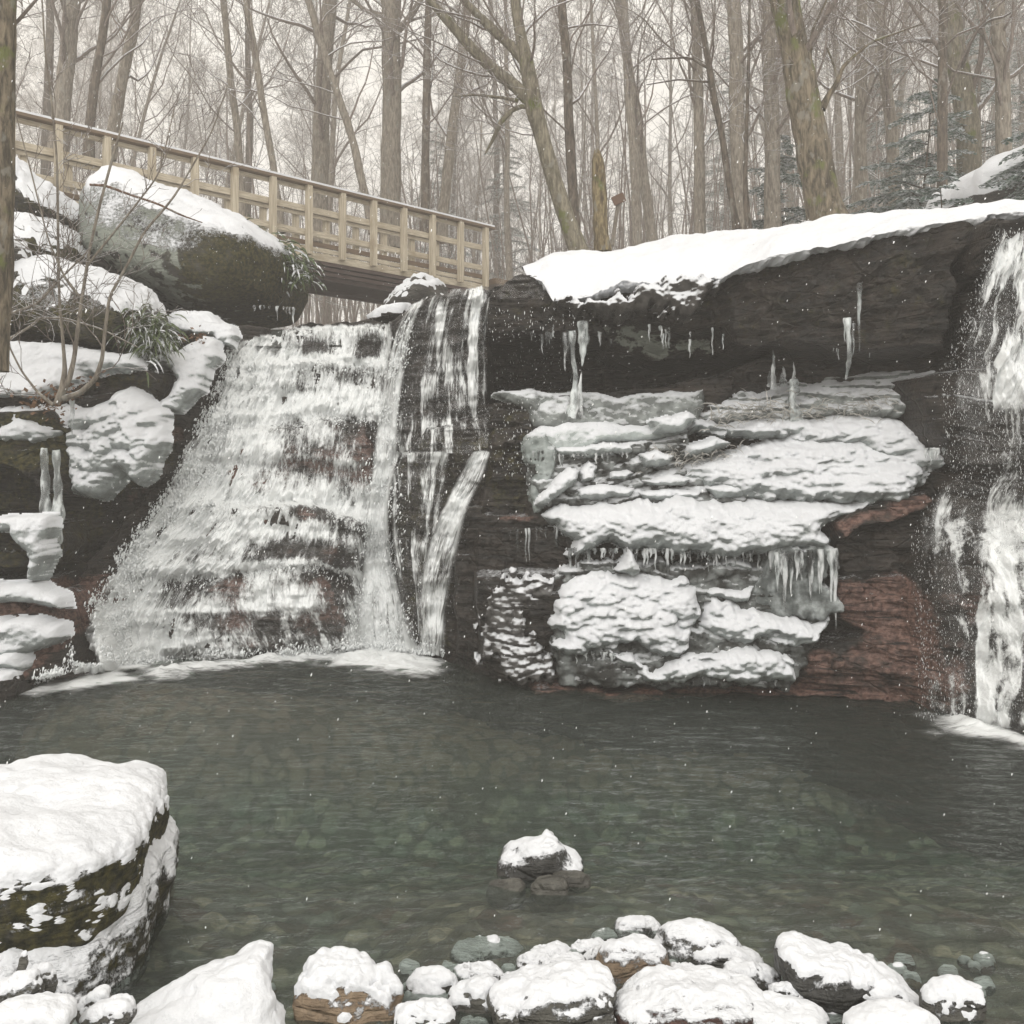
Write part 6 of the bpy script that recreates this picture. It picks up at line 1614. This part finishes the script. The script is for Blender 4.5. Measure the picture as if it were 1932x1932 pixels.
hemlock('hemlock_tree', 'young hemlock with drooping snow-dusted boughs, right of the thick mossy trunk', 3.9, 1.9, 501, ground_at(1725, 15.5), nb=52, dens=1.5)
hemlock('hemlock_tree', 'small hemlock sapling in front of the snow-covered hump at right', 1.1, 0.55, 502, ground_at(1776, 11.0, 4.35), nb=20, dens=1.5)
hemlock('hemlock_tree', 'hemlock whose boughs reach in from the right edge of the frame', 2.6, 1.3, 503, ground_at(2010, 11.0, 4.3), nb=44, dens=1.5)
hemlock('hemlock_tree', 'hemlock with drooping boughs just left of the thick mossy trunk, behind it', 3.4, 1.5, 504, ground_at(1478, 17.0), nb=50, dens=1.5)
hp = hemlock('hemlock_tree', 'grey-green hemlock dim in the haze behind the bridge end', 9.0, 2.3, 505, ground_at(960, 38), 'hazy hemlocks in the wood', nb=70, dens=0.7)
for i, (px, Yd, s) in enumerate([(835, 44, 1.1), (1850, 25, 0.9), (1670, 26, 0.7), (1370, 42, 1.1), (1930, 34, 1.1)]):
    c = copy_tree(hp); c.location = ground_at(px, Yd); c.scale = (s, s, s); c.rotation_euler = (0, 0, i * 1.3)
    tag(c, 'grey-green hemlock standing back in the hazy wood', 'conifer', 'hazy hemlocks in the wood')

# ---- dense brush and saplings of the far hillside, one mass
def brush():
    r = np.random.RandomState(9)
    pa, ra = [], []
    for i in range(1500):
        Yd = 22 + 50 * r.rand() ** 0.8
        px = r.uniform(-150, 2100)
        x = (px - CX) / F * Yd
        if Yd < 26 and -9 < x < 1: continue
        h = r.uniform(2.5, 9.5)
        z = float(0)
        pa.append((x, Yd, h)); 
    A = np.array(pa)
    z0 = gz(A[:, 0], A[:, 1])
    P0 = []; R0 = []; P1 = []; R1 = []
    for (x, y, h), z in zip(A, z0):
        w = wander(r, (x, y, z - 0.2), (r.uniform(-.15, .15), r.uniform(-.1, .1), 1), h, 6, 0.05)
        P0.append(w); R0.append(np.linspace(0.012 + 0.0035 * h, 0.004, 6))
        for j in range(9):
            t = r.uniform(0.2, 0.98) * 5; k = min(int(t), 4)
            b = w[k] * (1 - t + k) + w[k + 1] * (t - k)
            a = r.uniform(0, 6.28)
            P1.append(wander(r, b, (math.cos(a), math.sin(a), r.uniform(0.2, 1.0)), h * r.uniform(0.12, 0.3), 4, 0.12)); R1.append(np.linspace(0.010, 0.004, 4))
    v, f = join([tubes(np.array(P0), np.array(R0), 4), tubes(np.array(P1), np.array(R1), 3)])
    o = mesh_obj('far_brush', v, f, TWIG)
    tag(o, 'dense mass of thin bare saplings and brush across the misty hillside', 'brush', kind='stuff')
brush()

# ---- trail sign on a leaning post, far behind the ledge
def trail_sign():
    root = empty('trail_sign', tuple(P(1158, 452, 13.5)))
    tag(root, 'small weathered wooden sign board on a leaning post beside the dead snag', 'sign')
    a = math.radians(8)
    R = np.array([[math.cos(a), 0, math.sin(a)], [0, 1, 0], [-math.sin(a), 0, math.cos(a)]])
    v, f = box((0.02, 0, 0.22), (0.05, 0.05, 0.62), R)
    mesh_obj('post', v, f, BARK_A, parent=root, smooth=False)
    b = math.radians(-25)
    R2 = np.array([[math.cos(b), 0, -math.sin(b)], [0, 1, 0], [math.sin(b), 0, math.cos(b)]]) 
    v, f = box((0.06, -0.04, 0.53), (0.17, 0.025, 0.12), R2.T)
    bb = M('sign_board'); mt = bb.done(bb.bsdf((0.12, 0.07, 0.045), 0.8))
    mesh_obj('board', v, f, mt, parent=root, smooth=False)
trail_sign()
# ------------------------------------------------------------------ falling snow and misty air
def snowfall():
    r = np.random.RandomState(12)
    n = 8000
    Yd = 2.4 + 15 * r.rand(n) ** 0.75
    px = r.uniform(-60, 1990, n); py = r.uniform(-60, 1990, n)
    x = (px - CX) / F * Yd; z = EYE - (py - HZ) / F * Yd
    k = z > 0.02
    c = np.stack([x, Yd, z], -1)[k]
    S, f = ico(1)
    rad = r.uniform(0.0007, 0.0021, len(c)) 
    V = c[:, None, :] + S[None] * rad[:, None, None] * np.array([1, 1, 2.4])[None, None] * (1 + 0.3 * r.randn(len(c), len(S), 1))
    V[:, :, 0] += (V[:, :, 2] - c[:, None, 2]) * 0.25
    F_ = f[None] + (np.arange(len(c)) * len(S))[:, None, None]
    m = M('snowflake')
    o = mesh_obj('falling_snow', V.reshape(-1, 3), F_.reshape(-1, 3), m.done(m.bsdf((0.9, 0.9, 0.9), 0.8)))
    tag(o, 'light snow falling through the air in front of the falls', 'snowfall', kind='stuff')
snowfall()
def haze():
    v, f = box((0, 55, 20), (250, 140, 60))
    v[:, 2] = np.where(v[:, 2] < 0, -3.2, 52.0)
    m = M('haze')
    vol = m.n('ShaderNodeVolumePrincipled')
    vol.inputs['Color'].default_value = (0.995, 0.955, 0.905, 1)
    vol.inputs['Density'].default_value = 0.0060
    vol.inputs['Anisotropy'].default_value = 0.0
    mt = m.done(None, vol.outputs[0])
    o = mesh_obj('haze', v, f, mt, smooth=False)
    tag(o, 'pale snowy haze filling the air', 'haze', kind='stuff')
haze()
